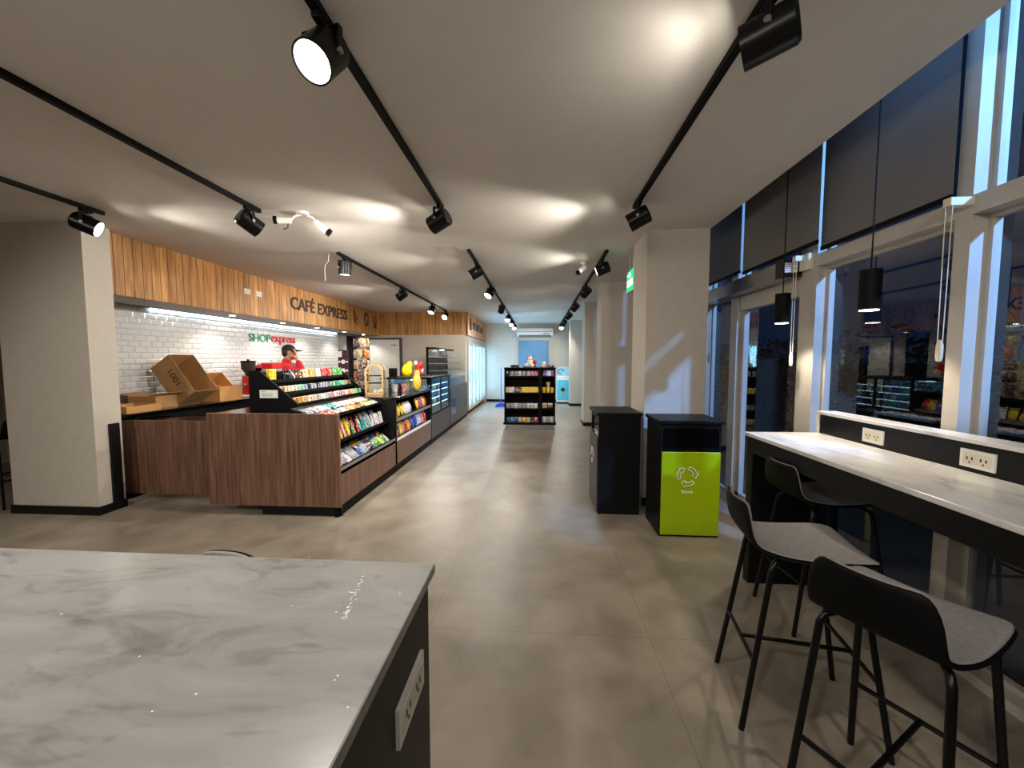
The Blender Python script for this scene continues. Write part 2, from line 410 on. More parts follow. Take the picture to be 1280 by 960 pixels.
f = MB(); f.tube([(.26, 14.16, .95), (.26, 14.1, .95), (.26, 14.1, 1.15), (.26, 14.16, 1.15)], .012); f.build('door_handle', M['steel'], d)

# window wall: X 2.08 .. 2.20
XW, XO = 2.08, 2.20
mull = [(-2.3, -2.2), (-1.2, -1.12), (-.1, -.02), (.96, 1.04), (2.035, 2.11), (3.06, 3.24), (4.2, 4.33), (4.95, 5.03), (5.75, 5.83), (6.52, 6.6)]
nm = ['window pane far behind the viewer', 'window pane behind the seating', 'window pane beside the viewer', 'window pane by the near end of the marble counter', 'large dark window with a grey roller blind above the marble counter',
      'automatic glass entrance door in an aluminium frame', 'narrow dark window behind the nearest column', 'dark window hidden behind the nearest column', 'dark window between the first and second column']
k = 0
for i in range(len(mull)):
    a, b = mull[i]
    struct('window_mullion', bx(XW, XO, a, b, 0, 3.75), M['alu'], 'aluminium window post %s' % ['far behind the viewer', 'behind the viewer', 'level with the viewer', 'just in front of the viewer',
        'right of the long roller blind at the right edge', 'between the entrance door and the large dark window', 'on the far side of the entrance door', 'behind the nearest column', 'just past the nearest column', 'at the second column'][i], 'window post')
for i in range(len(mull) - 1):
    a, b = mull[i][1], mull[i + 1][0]
    isdoor = i == 5
    w = thing('door_4' if isdoor else 'window_%d' % (i + 1 if i < 5 else i), nm[i], 'door' if isdoor else 'window', kind='structure')
    f = MB(); zt = 2.25
    f.box(XW, XO, a, b, zt, 2.34); f.box(XW, XO, a, b, 0, .05); f.box(XW, XO, a, b, 3.65, 3.75)
    f.build('window_frame', M['alu'], w)
    f = MB()
    if isdoor:
        f.box(2.12, 2.17, a, a + .03, .05, 2.06); f.box(2.12, 2.17, b - .07, b, .05, 2.06); f.box(2.1, 2.18, a, b, 2.06, 2.25); f.box(2.12, 2.17, a, b, .05, .15)
    for z0, z1 in ((2.34, 3.65),) if isdoor else ((.05, zt), (2.34, 3.65)):
        f.box(2.155, 2.195, a, a + .025, z0, z1); f.box(2.155, 2.195, b - .025, b, z0, z1)
        f.box(2.155, 2.195, a + .025, b - .025, z0, z0 + .025); f.box(2.155, 2.195, a + .025, b - .025, z1 - .025, z1)
    f.build('glazing_bead', M['alu'], w)
    f = MB(); xg = 2.145 if isdoor else 2.175
    f.box(xg, xg + .008, a + .02, b - .02, .1, 2.08 if isdoor else zt - .02); f.build('glass_pane', M['glass'], w)
    f = MB(); f.box(2.175, 2.183, a + .02, b - .02, 2.36, 3.63); f.build('upper_pane', M['glass'], w)
# operator box over the entrance
t = thing('door_operator', 'steel automatic door operator box above the entrance with a black end cap', 'door operator', (1.98, 0, 2.14))
bx(-.03, .1, 3.33, 4.93, .07, .2, bev=.004).build('cover', M['steel'], t)
bx(-.045, .1, 3.22, 3.33, .065, .205, bev=.006).build('end_cap', M['gloss'], t)
bx(-.04, .06, 3.216, 3.2195, .1, .175).build('label_plate', M['paper'], t)
f = MB()
for j in range(4): f.box(-.034, .03 + (j % 2) * .02, 3.2135, 3.2155, .112 + j * .016, .118 + j * .016)
f.build('label_print', M['grey'], t)
bx(.06, .1, 3.1, 3.2, .1, .22, bev=.004).build('sensor_box', M['cream'], t)
# roller blinds
for a, b, zb, lb in ((2.10, 2.985, 2.36, 'wide dark grey roller blind hanging above the large dark window'),
                     (2.948, 3.96, 2.40, 'dark grey roller blind hanging above the automatic entrance door'),
                     (4.11, 4.93, 2.45, 'dark grey roller blind next to the nearest column'),
                     (-.01, .95, 2.36, 'dark grey roller blind level with the viewer, unseen, added to block outside light'), (-1.11, -.11, 2.36, 'dark grey roller blind just behind the viewer, added to block outside light'), (-2.19, -1.21, 2.36, 'dark grey roller blind farthest behind the viewer, added to block outside light')):  # last three are unseen, added to keep the outside lamp off the table
    t = thing('roller_blind', lb, 'blind', (2.0 if zb == 2.40 else 2.05, (a + b) / 2, zb), group='dark grey roller blinds')
    h = (b - a) / 2
    bx(-.002, .002, -h, h, 0, 3.62 - zb).build('blind_fabric', M['blind'], t)
    bx(-.008, .008, -h, h, -.018, .012, bev=.003).build('bottom_bar', M['matte'], t)
    f = MB(); f.cyl((0, -h, 3.65 - zb), (0, h, 3.65 - zb), .03); f.build('roller_tube', M['alu'], t, True)
for y, z0, z1, lb in ((2.045, 1.57, 2.3, 'blind chain with a cream weight beside the right hand window post'), (3.16, 1.53, 2.32, 'blind chain with a cream weight beside the entrance door'),
                      (4.62, 1.55, 2.28, 'blind chain with a cream weight next to the nearest column')):
    t = thing('blind_chain', lb, 'blind chain', (1.985, y, z0))
    f = MB(); f.tube([(0, -.012, .05), (0, -.016, z1 - z0)], .0022, n=6); f.tube([(0, .012, .05), (0, .016, z1 - z0)], .0022, n=6)
    f.build('chain', M['cream'], t)
    f = MB(); f.lathe([(0, -.03), (.012, -.025), (.016, 0), (.016, .05), (.01, .075), (0, .08)], n=12, sx=.7); f.build('chain_weight', M['cream'], t, True)
    bx(-.012, .095, -.02, .02, z1 - z0 - .01, z1 - z0 + .03, bev=.003).build('wall_clip', M['cream'], t)
# outside
struct('ground', bx(2.2, 30, -20, 30, -.2, -.02), M['asphalt'], 'dark paving outside the windows', 'ground')
hg = MB(); rr = random.Random(3); hg.box(5.6, 6.2, -3, 12, 0, 1.5)
for i in range(7000):
    p = V((5.5 + rr.gauss(0, .12), rr.uniform(-3.2, 12.2), 1.9 * math.sqrt(rr.random()) + rr.gauss(0, .1))); s_ = rr.uniform(.05, .1)
    a = V((rr.gauss(0, 1), rr.gauss(0, 1), rr.gauss(0, 1))).normalized(); c = a.orthogonal().normalized()
    hg.poly([p - a * s_, p + c * s_ * .5, p + a * s_, p - c * s_ * .5])
o = tag(hg.build('hedge', M['leafy']), 'dark hedge in the night outside the windows', 'hedge', kind='stuff')

# ------------------------------------------------------------------ ceiling lights
def track(x, y0, y1, label):
    t = thing('light_track', label, 'light track', (x, y0, H))
    f = MB(); f.box(-.018, .018, 0, y1 - y0, -.032, 0); f.build('rail', M['matte'], t)
    bx(-.02, .02, -.006, .0, -.034, 0).build('end_cap', M['black'], t); bx(-.02, .02, y1 - y0, y1 - y0 + .006, -.034, 0).build('end_cap', M['black'], t)
track(-.83, -3.4, 3.34, 'black light track left of the middle, nearest length over the marble table')
track(-.83, 4.66, 14.0, 'black light track left of the middle running to the far wall')
track(.83, -3.4, 3.45, 'black light track right of the middle, nearest length toward the bins')
track(.83, 4.8, 14.0, 'black light track right of the middle running past the columns')
track(-2.46, -3.4, 3.32, 'black light track ending in front of the oak fascia lettering')
track(-2.46, 4.67, 10.35, 'black light track over the snack counter')
track(-3.9, -3.4, 3.28, 'short black light track at the upper left by the broad column')
SPOT_W = 42.
def spot(x, y, d, label, power=1., cone=112, lens=1.):
    d = V(d).normalized()
    t = thing('track_spotlight', label, 'spotlight', (x, y, H - .034), group='black track spotlights')
    c = V((0, 0, -.125)); L = .088; R = .074
    side = d.cross(V((0, 0, 1)))
    side = side.normalized() if side.length > .05 else V((1, 0, 0))
    f = MB(); f.box(-.016, .016, -.045, .045, -.022, 0, bev=.003); f.cyl((0, 0, -.022), (0, 0, -.036), .012); f.build('track_adapter', M['matte'], t)
    f = MB(); top = V((0, 0, -.036)); s2 = side * (R + .008)
    ux = side; uy = V((0, 0, 1)).cross(ux)
    for a, b in ((top - s2, top + s2), (top - s2, c - s2), (top + s2, c + s2)):
        dd = (b - a).normalized(); pp = dd.cross(uy).normalized()
        w = uy * .011; h = pp * .0025
        f.prism([(-1, -1), (1, -1), (1, 1), (-1, 1)], 0, 1, lambda u, v, q: a + (b - a) * q + w * u + h * v)
    f.build('yoke', M['blackmetal'], t)
    f = MB(); a, b = c - d * L, c + d * L
    f.cyl(a, a + d * .012, R * .86, R, n=28); f.cyl(a + d * .012, b, R, R, n=28, cap=False)
    f.cyl(b - d * .02, b, R * .9, R * .9, n=28, cap=False)
    o1 = d.orthogonal().normalized(); o2 = d.cross(o1)
    A = [[f.v(b + (o1 * math.cos(2 * PI * i / 28) + o2 * math.sin(2 * PI * i / 28)) * r) for i in range(28)] for r in (R * .9, R)]
    for i in range(28): f.b.faces.new((A[0][i], A[0][(i + 1) % 28], A[1][(i + 1) % 28], A[1][i]))
    bd = f.build('lamp_head', M['blackmetal'], t, True)
    for q in (-1, 1): f = MB(); f.cyl(c + s2 * 1.05 * q, c + s2 * .9 * q, .012, n=12); f.build('pivot_screw', M['steel'], bd)
    f = MB(); f.cyl(b - d * .016, b - d * .010, R * .89, R * .89, n=28); f.build('lens', M['lens'], t)
    l = lamp('SPOT', 'lamp_beam', c + d * (L + .004), SPOT_W * power, (1., .93, .83), t, spot_size=math.radians(cone), spot_blend=.55, shadow_soft_size=.05)
    aim(l, d)
W = 'black track spotlight '
spot(-.83, 1.5, (-.12, -.62, -.78), W + 'with glowing lens toward the viewer, nearest on the left middle track', .8)
spot(-.83, 3.27, (-.8, .25, -.35), W + 'with dark back at the end of the near left middle track', 1.)
spot(-.83, 5.2, (-.8, -.1, -.5), W + 'first on the far left middle track, tilted to the counter', 1.)
spot(-.83, 6.75, (-.45, -.5, -.75), W + 'second on the far left middle track with glowing lens', .8)
spot(-.83, 8.9, (-.3, .5, -.7), W + 'third on the far left middle track with dark back', .8)
spot(-.83, 10.9, (-.2, -.6, -.7), W + 'fourth on the far left middle track, glowing', .7)
spot(-.83, 12.3, (-.1, -.6, -.7), W + 'fifth on the far left middle track, glowing', .7)
spot(-.83, 13.7, (.0, -.6, -.7), W + 'last on the far left middle track beside the air conditioner', .7)
spot(.83, 1.52, (-.74, .5, -.12), W + 'seen from behind at the upper right, aimed across the ceiling', .06, 130)
spot(.83, 3.32, (-.8, .3, -.38), W + 'hanging at the end of the near right middle track', 1.)
spot(.83, 5.1, (-.84, .1, -.34), W + 'first on the far right middle track above the second column', .42, 122)
spot(.83, 6.8, (-.55, .55, -.6), W + 'second on the far right middle track', .8)
spot(.83, 8.7, (-.55, .5, -.6), W + 'third on the far right middle track', .8)
spot(.83, 10.4, (-.55, .5, -.5), W + 'fourth on the far right middle track', .7)
spot(.83, 12.2, (-.3, .5, -.7), W + 'fifth on the far right middle track', .7)
spot(.83, 13.6, (-.1, -.6, -.75), W + 'last on the far right middle track with glowing lens', .6)
spot(-2.46, 3.2, (.45, .8, -.5), W + 'seen from behind at the end of the track before the oak fascia', 1.)
spot(-2.46, 4.83, (-.05, .05, -1), W + 'pointing straight down over the snack counter', .8)
spot(-2.46, 6.9, (-.75, .1, -.45), W + 'tilted to the oak fascia lettering, second over the snack counter', 1.)
spot(-2.46, 8.9, (-.2, -.45, -.8), W + 'third over the snack counter with glowing lens', .7)
spot(-2.46, 10.2, (-.1, -.8, -.55), W + 'at the far end over the snack counter', .7)
spot(-3.9, 3.15, (.8, .45, -.4), W + 'in the upper left corner by the broad column', .5)

for x, y, d, lb in ((-3.9, .2, (.2, .7, -.7), 'added as fill over the seating at the far left, behind the viewer'), (-2.46, -.6, (.3, .75, -.6), 'added as fill behind the viewer on the left track'), (-.83, -.9, (.1, .8, -.6), 'added as fill just behind the viewer on the left middle track'),
                    (.83, -.7, (.25, .8, -.5), 'added as fill just behind the viewer on the right middle track'), (.83, -2.4, (.7, .3, -.5), 'added as fill far behind the viewer on the right middle track'), (-2.46, -2.6, (-.3, .3, -.8), 'added as fill far behind the viewer on the left track')):
    spot(x, y, d, W + lb, 1.2 if x < -3 else .65)  # unseen spots added behind the viewer to brighten the foreground
spot(-2.46, .75, (.6, .06, -.8), W + 'added out of view to brighten the left of the marble table', .42, 62)  # unseen spot added for the bright pool on the marble top
# two camera heads and a small white camera on the ceiling
t = thing('ceiling_cameras', 'white ceiling mount with two swivel cameras in front of the oak fascia', 'camera', (-2.12, 3.42, H))
f = MB(); f.cyl((0, 0, 0), (0, 0, -.025), .05, n=20); f.build('base', M['white'], t, True)
f = MB(); f.tube([(-.02, 0, -.02), (-.07, -.01, -.035), (-.1, -.02, -.075)], .009); f.tube([(.02, .02, -.02), (.06, .05, -.03), (.09, .06, -.07)], .009); f.build('swivel_arm', M['white'], t, True)
for a, b in (((-.10, -.02, -.08), (-.2, -.06, -.085)), ((.08, .06, -.065), (.17, .1, -.14))):
    a, b = V(a), V(b); f = MB(); f.cyl(a, b, .026, .03); h = f.build('camera_head', M['white'], t, True)
    f = MB(); f.cyl(b, b + (b - a).normalized() * .03, .034); f.build('lens_hood', M['matte'], h, True)
f = MB(); f.tube([(-.12, -.03, -.09), (-.13, -.02, -.14), (-.16, -.04, -.16)], .004); f.build('cable', M['matte'], t)
t = thing('ceiling_camera', 'small white camera on the ceiling beside the far right light track', 'camera', (.62, 5.4, H))
f = MB(); f.cyl((0, 0, 0), (0, 0, -.02), .035); f.tube([(0, 0, -.02), (0, 0, -.06), (-.02, -.02, -.08)], .01); f.build('bracket', M['white'], t, True)
f = MB(); f.cyl((.02, .0, -.06), (-.07, -.06, -.14), .032); f.build('camera_head', M['white'], t, True)
f = MB(); f.cyl((-.07, -.06, -.14), (-.085, -.07, -.153), .036); f.build('lens_hood', M['matte'], t, True)
t = thing('hanging_wire', 'thin white wire dangling from the ceiling over the snack counter', 'wire', (-2.62, 4.75, H))
f = MB(); f.tube([(0, 0, 0), (-.01, 0, -.1), (-.05, 0, -.13), (-.06, 0, -.2), (-.055, 0, -.33)], .0035, n=6); f.build('wire', M['white'], t)
m = MB()
for a in ((-1.21, -.98, 4.55, 4.556), (-1.21, -.98, 4.80, 4.806), (-1.21, -1.204, 4.55, 4.806), (-.986, -.98, 4.55, 4.806)): m.box(a[0], a[1], a[2], a[3], H - .003, H)
tag(m.build('ceiling_hatch', M['soffit']), 'faint square access hatch flush in the ceiling', 'hatch', kind='structure')
# pendants over the marble counter
for x, y, lb in ((1.85, 2.3, 'black cylinder pendant lamp nearest, in front of the large dark window'), (1.85, 3.07, 'black cylinder pendant lamp hanging in front of the entrance door')):
    t = thing('pendant_lamp', lb, 'pendant lamp', (x, y, 1.83), group='black pendant lamps over the marble counter')
    f = MB(); f.tube([(0, 0, .22), (0, 0, 1.92)], .004, n=6); f.build('cord', M['matte'], t)
    f = MB(); f.cyl((0, 0, 0), (0, 0, .22), .05, n=28); f.build('lamp_shade', M['matte'], t, True)
    f = MB(); f.cyl((0, 0, -.004), (0, 0, -.001), .043, n=24); f.build('lens', M['plens'], t)
    f = MB(); f.cyl((0, 0, 1.89), (0, 0, 1.92), .05, n=20); f.build('canopy', M['blackmetal'], t)
    l = lamp('SPOT', 'lamp_beam', (0, 0, -.02), 9, (1., .85, .66), t, spot_size=math.radians(110), spot_blend=.5, shadow_soft_size=.04); aim(l, (0, 0, -1))
# soffit downlights and LED
for i, y in enumerate((5.68, 6.85, 7.96, 9.12, 10.15)):
    t = thing('downlight', 'small round downlight in the grey soffit, %s from the broad column' % ['first', 'second', 'third', 'fourth', 'fifth'][i], 'downlight', (-4.7, y, 2.24), group='soffit downlights')
    f = MB(); f.lathe([(.048, 0), (.05, -.006), (.04, -.008)], n=20); f.build('ring', M['white'], t, True)
    f = MB(); f.cyl((0, 0, -.0085), (0, 0, -.0095), .04, n=20); f.build('lens', M['dlens'], t)
    l = lamp('SPOT', 'lamp_beam', (0, 0, -.02), 11, (1., .93, .82), t, spot_size=math.radians(130), spot_blend=.6, shadow_soft_size=.04); aim(l, (0, 0, -1))
t = thing('led_strip', 'cool white LED strip along the top of the tiled wall', 'light strip', (-5.07, 4.75, 2.24))
bx(-.02, .02, 0, 4.7, -.012, 0).build('channel', M['alu'], t)
bx(-.012, .012, .01, 4.69, -.016, -.0122).build('diffuser', M['led'], t)

# ------------------------------------------------------------------ signs
tag(text('wall_lettering', 'CAF\u00c9 EXPRESS', .25, M['sign'], (-4.444, 6.72, 2.475), (0, 1, 0), (0, 0, 1), 2.06, .285, depth=.012, bold=.004), 'black CAF\u00c9 EXPRESS lettering on the oak fascia', 'sign')
t = thing('shop_sign', 'green and red shop name lettering on the white tiled wall', 'sign', (-5.09, 6.5, 1.87))
text('green_letters', 'SHOP', .2, M['greenletter'], (0, 0, .015), (0, 1, 0), (0, 0, 1), .55, .14, t, .012, .003)
text('red_letters', 'express', .2, M['redletter'], (0, .57, -.025), (0, 1, 0), (0, 0, 1), .73, .165, t, .012, .001)
tag(text('fridge_lettering', 'BEBIDAS', .25, M['sign'], (-1.925, 11.4, 2.46), (0, 1, 0), (0, 0, 1), 2.1, .22, depth=.01, bold=.003), 'dark lettering on the oak fascia above the fridges', 'sign')
def icon(name, label, y, z, lines):
    f = MB()
    for ln, cl in lines: f.tube([(-4.443, y + u * .13, z + v * .19) for u, v in ln], .008, n=6, closed=cl)
    return tag(f.build(name, M['sign']), label, 'sign icon')
circ = lambda cx, cy, r, a0=0, a1=360, n=18, ry=None: [(cx + r * math.cos(math.radians(a0 + (a1 - a0) * i / n)), cy + (ry or r) * math.sin(math.radians(a0 + (a1 - a0) * i / n))) for i in range(n + (0 if a1 - a0 == 360 else 1))]
icon('croissant_icon', 'black croissant outline on the oak fascia, first after the lettering', 9.2, 2.6,
     [([(-.6, .7), (-.75, .3), (-.6, -.2), (-.2, -.65), (.35, -.85), (.85, -.7), (.95, -.4), (.55, -.3), (.6, .05), (.25, -.05), (.1, .35), (-.2, .3), (-.35, .75)], True), ([(-.55, .75), (-.6, 1.1)], False), ([(-.2, .3), (-.5, -.1)], False), ([(.25, -.05), (.0, -.5)], False)])
icon('biscuit_icon', 'round black biscuit outline on the oak fascia, between croissant and cupcake', 9.78, 2.6,
     [(circ(0, 0, .95, ry=.95), True), (circ(0, .3, .5, 20, 200, 10), False), (circ(0, -.3, .5, 200, 380, 10), False), ([(-.8, .2), (-.2, .05), (.3, -.1), (.8, -.2)], False)])
icon('cupcake_icon', 'black cupcake outline on the oak fascia, last before the corner', 10.32, 2.59,
     [([(-.7, .0), (-.5, -.9), (.5, -.9), (.7, .0)], True), (circ(0, 0, .8, 0, 180, 12, ry=.85), False), ([(-.25, 0), (-.2, -.9)], False), ([(.25, 0), (.2, -.9)], False)])
f = MB(); f.tube([(-1.922, 11.0 + u * .16, 2.57 + v * .16) for u, v in [(-.5, -1), (-.5, .2), (-.2, .6), (-.2, 1.1), (.2, 1.1), (.2, .6), (.5, .2), (.5, -1)]], .012, n=6, closed=True)
tag(f.build('bottle_icon', M['sign']), 'dark bottle outline on the oak fascia above the fridges', 'sign icon')
for y, lb in ((5.68, 'white socket plate on the oak fascia, nearer of the two'), (5.93, 'white socket plate on the oak fascia, nearer the lettering')):
    t = thing('wall_socket', lb, 'socket', (-4.45, y, 2.6), group='white plates on the oak fascia')
    bx(0, .008, -.06, .06, -.04, .04, bev=.003).build('plate', M['white'], t); bx(.008, .011, -.035, .035, -.022, .022).build('switch_panel', M['cream'], t)
# exit sign
t = thing('exit_sign', 'green lit SALIDA exit sign hanging beyond the nearest column', 'exit sign', (1.15, 4.9, 2.40))
bx(-.012, .012, -.18, .18, 0, .26, bev=.003).build('housing', M['white'], t)
bx(-.0145, -.0121, -.17, .17, .01, .25).build('sign_face', M['greenlit'], t)
text('lettering', 'SALIDA', .1, M['whitelit'], (-.017, .14, .06), (0, -1, 0), (0, 0, 1), .28, .085, t, .003, .001)
f = MB(); f.tube([(-.017, .12, .2), (-.017, -.02, .2)], .008, n=6); f.tube([(-.017, .02, .225), (-.017, -.04, .2), (-.017, .02, .175)], .007, n=6); f.build('arrow', M['whitelit'], t)
f = MB(); f.cyl((0, -.1, .26), (0, -.1, .46), .005); f.cyl((0, .1, .26), (0, .1, .46), .005); f.build('hanger', M['white'], t)
# air conditioner
t = thing('air_conditioner', 'long white split air conditioner above the blue door on the far wall', 'air conditioner', (-.1, 14.2, 2.4))
prof = [(0, .02), (-.16, 0), (-.23, .06), (-.24, .18), (-.21, .29), (0, .3)]
f = MB(); f.prism(prof, -.65, .65, lambda u, v, w: (w, u, v)); f.build('body', M['white'], t)
f = MB(); f.box(-.6, .6, -.243, -.236, .155, .175); f.build('seam', M['grey'], t)
f = MB(); f.prism([(-.165, .0), (-.225, .055), (-.23, .05), (-.17, -.006)], -.58, .58, lambda u, v, w: (w, u, v)); f.build('air_flap', M['grey'], t)
bx(.3, .5, -.247, -.24, .09, .11).build('display', M['matte'], t)
tag(text('wall_notice', 'NO FUMAR', .1, M['grey'], (-1.2, 14.194, 2.0), (1, 0, 0), (0, 0, 1), .3, .06, depth=.004), 'faint small notice on the far wall left of the blue door', 'notice') if 0 else None

# ------------------------------------------------------------------ foreground table and marble counter
def socket_plate(t, o, right, up, n, w, h, name='plate'):
    """cream double socket plate with its inserts"""
    r, u, n = V(right), V(up), V(n); O = V(o)
    P = lambda a, b, c: O + r * a + u * b + n * c
    def slab(mb, a0, a1, b0, b1, c0, c1): mb.prism([(a0, b0), (a1, b0), (a1, b1), (a0, b1)], c0, c1, lambda x, y, z: P(x, y, z))
    f = MB(); slab(f, -w / 2, w / 2, -h / 2, h / 2, 0, .008); pl = f.build('plate', M['white'], t)
    f = MB(); slab(f, -w * .4, w * .4, -h * .32, h * .32, .008, .0095); f.build('insert', M['cream'], t)
    f = MB()
    for k in (-1, 1):
        for q in (-1, 1): slab(f, k * w * .2 + q * .010 - .0025, k * w * .2 + q * .010 + .0025, -.006, .008, .0095, .0102)
        slab(f, k * w * .2 - .0025, k * w * .2 + .0025, -.02, -.012, .0095, .0102)
    f.build('pin_slot', M['matte'], t)
t = thing('bar_table', 'high black bar table with grey veined white marble top in the foreground', 'table', (-1.4, .5, 0))
bx(-1.3, 1.15, -.38, .405, 1.025, 1.05, bev=.004).build('marble_top', M['marble'], t)
bx(1.1, 1.135, -.36, .39, 0, 1.025).build('side_panel', M['black'], t); bx(-1.28, -1.245, -.36, .39, 0, 1.025).build('side_panel', M['black'], t)
bx(-1.245, 1.1, .365, .39, .82, 1.025).build('apron', M['black'], t)
f = MB(); rr = random.Random(5)
def fleck(x, y, q):
    n = rr.randint(4, 6); a0 = rr.uniform(0, 6)
    f.poly([(x + q * rr.uniform(.5, 1.2) * math.cos(a0 + 2 * PI * i / n), y + q * rr.uniform(.5, 1.2) * math.sin(a0 + 2 * PI * i / n), 1.0504) for i in range(n)])
SP = [(1.029, 0.198), (1.024, 0.212), (1.017, 0.232), (1.009, 0.255), (1.002, 0.271), (1.015, 0.264), (1.01, 0.28), (1.01, 0.289), (1.005, 0.31), (1.0, 0.329)]
for i, (x, y) in enumerate(SP):
    for k in range(12 if i < 2 else 4): fleck(x + rr.gauss(0, .0035 if i < 2 else .003), y + rr.gauss(0, .006), rr.uniform(.0012, .0035 if i < 2 else .002))
for x, y in [(0.822, 0.411), (0.863, 0.383), (1.003, 0.208), (0.999, 0.228), (0.903, 0.221), (0.891, 0.013), (0.854, -0.018), (0.731, 0.076), (1.086, 0.059), (1.129, 0.007), (1.085, 0.051), (0.465, 0.167), (0.873, 0.38), (1.108, 0.275)]: fleck(x, y, rr.uniform(.0012, .0022))
o = f.build('dried_spill', M['paper'], t); o['kind'] = 'stuff'; o['label'] = 'dried white drips on the marble'
t = thing('table_socket', 'white socket plate on the black side of the foreground table', 'socket', (-.265, .745, .85))
socket_plate(t, (0, 0, 0), (0, -1, 0), (0, 0, 1), (1, 0, 0), .155, .08)

t = thing('window_counter', 'long black bar counter with white marble top along the windows', 'counter', (1.7, 1.3, 0))
bx(-.25, .24, -1.6, 1.465, 1.025, 1.05, bev=.004).build('marble_top', M['marble2'], t)
bx(-.24, -.2, -1.58, 1.385, .92, 1.025).build('apron', M['black'], t)
f = MB(); f.box(-.235, .34, 1.385, 1.455, 0, 1.025, bev=.002); f.build('end_panel', M['black'], t)
bx(-.235, .34, -1.59, -1.52, 0, 1.025).build('end_panel', M['black'], t)
f = MB(); f.box(.24, .34, -1.6, 1.455, .92, 1.18); f.build('riser', M['black'], t)
f = MB(); f.box(.225, .35, -1.6, 1.475, 1.18, 1.2, bev=.003); f.box(.225, .35, 1.456, 1.475, 1.05, 1.18); f.build('riser_cap', M['marble2'], t)
for y, w, lb in ((2.33, .135, 'cream socket plate on the black riser of the marble counter, farther one'), (1.8, .135, 'cream socket plate on the black riser of the marble counter, nearer one')):
    t = thing('counter_socket', lb, 'socket', (1.94, y, 1.11)); socket_plate(t, (0, 0, 0), (0, -1, 0), (0, 0, 1), (-1, 0, 0), w, .08)

# ------------------------------------------------------------------ bar stools
def make_stool(label):
    t = thing('bar_stool', label, 'bar stool', group='black bar stools')
    prof = [(-.285, .95), (-.275, .90), (-.262, .85), (-.245, .80), (-.218, .765), (-.17, .742), (-.10, .732), (0, .735), (.1, .745), (.165, .75), (.2, .742)]
    hw = [.122, .148, .155, .158, .164, .178, .192, .2, .204, .2, .178]
    def sheet(off, inset, i0, i1):
        f = MB(); rows = []
        for i in range(i0, i1):
            x, z = prof[i]; a, b = prof[max(i - 1, 0)], prof[min(i + 1, len(prof) - 1)]
            tx, tz = b[0] - a[0], b[1] - a[1]; l = math.hypot(tx, tz); nx, nz = -tz / l, tx / l
            w = hw[i] - inset; row = []
            for k in range(9):
                s = -1 + k / 4; curve = .03 * s * s * max(0, (z - .76) / .19)
                row.append(f.v((x + nx * off + curve, s * w, z + nz * off + .012 * s * s * (1 if z < .76 else 0))))
            rows.append(row)
        for A, B in zip(rows, rows[1:]):
            for k in range(8): f.b.faces.new((A[k], A[k + 1], B[k + 1], B[k]))
        return f
    s = sheet(0, 0, 0, 11).build('seat_shell', M['matte'], t, True)
    md = s.modifiers.new('S', 'SOLIDIFY'); md.thickness = .014; md.offset = 0
    md = s.modifiers.new('B', 'SUBSURF'); md.levels = 1; md.render_levels = 1; bake(s)
    p = sheet(.0115, .006, 0, 11).build('seat_pad', M['fabric'], t, True)
    md = p.modifiers.new('S', 'SOLIDIFY'); md.thickness = .007; md.offset = 0
    md = p.modifiers.new('B', 'SUBSURF'); md.levels = 1; md.render_levels = 1; bake(p)
    ft = {(-1, 1): (-.265, .185), (-1, -1): (-.265, -.185), (1, 1): (.25, .2), (1, -1): (.25, -.2)}
    tp = {(-1, 1): (-.165, .15), (-1, -1): (-.165, -.15), (1, 1): (.15, .16), (1, -1): (.15, -.16)}
    at = lambda k, z: V((ft[k][0] + (tp[k][0] - ft[k][0]) * z / .68, ft[k][1] + (tp[k][1] - ft[k][1]) * z / .68, z))
    for k in ft:
        f = MB(); e = at(k, .68); q = V((e.x * .75, e.y * .8, .722)); mid = V((e.x * .93, e.y * .95, .708))
        f.tube([at(k, 0), at(k, .3), at(k, .64), e, mid, q], .0115, n=10); f.build('leg', M['blackmetal'], t, True)
    for q in ((-.15 * .83, .12), (.11, .128)): f = MB(); f.tube([V((q[0], q[1], .722)), V((q[0], -q[1], .722))], .0105); f.build('seat_frame', M['blackmetal'], t, True)
    f = MB(); f.tube([at((-1, 1), .29), at((-1, -1), .29)], .009, n=8); f.tube([at((1, 1), .29), at((1, -1), .29)], .009, n=8)
    f.tube([(at((-1, 1), .29) + at((-1, -1), .29)) / 2, (at((1, 1), .29) + at((1, -1), .29)) / 2], .009, n=8); f.build('foot_rail', M['blackmetal'], t, True)
    return t
st = make_stool('black bar stool with grey seat pad second from the front at the marble counter')
st.location = (1.155, 1.72, 0); st.rotation_euler.z = math.radians(-10)
for x, y, a, lb in ((1.16, 1.25, 31, 'nearest black bar stool in front of the marble counter, its back turned to the viewer'),
                    (1.70, 2.36, 2, 'black bar stool tucked under the far end of the marble counter'),
                    (-1.0, .838, -105, 'black bar stool behind the foreground table, only its back edge showing'),
                    (-5.72, 3.75, 170, 'black bar stool at the left edge beside the broad column')):
    s = copy_tree(st); s.location = (x, y, 0); s.rotation_euler.z = math.radians(a); s['label'] = lb

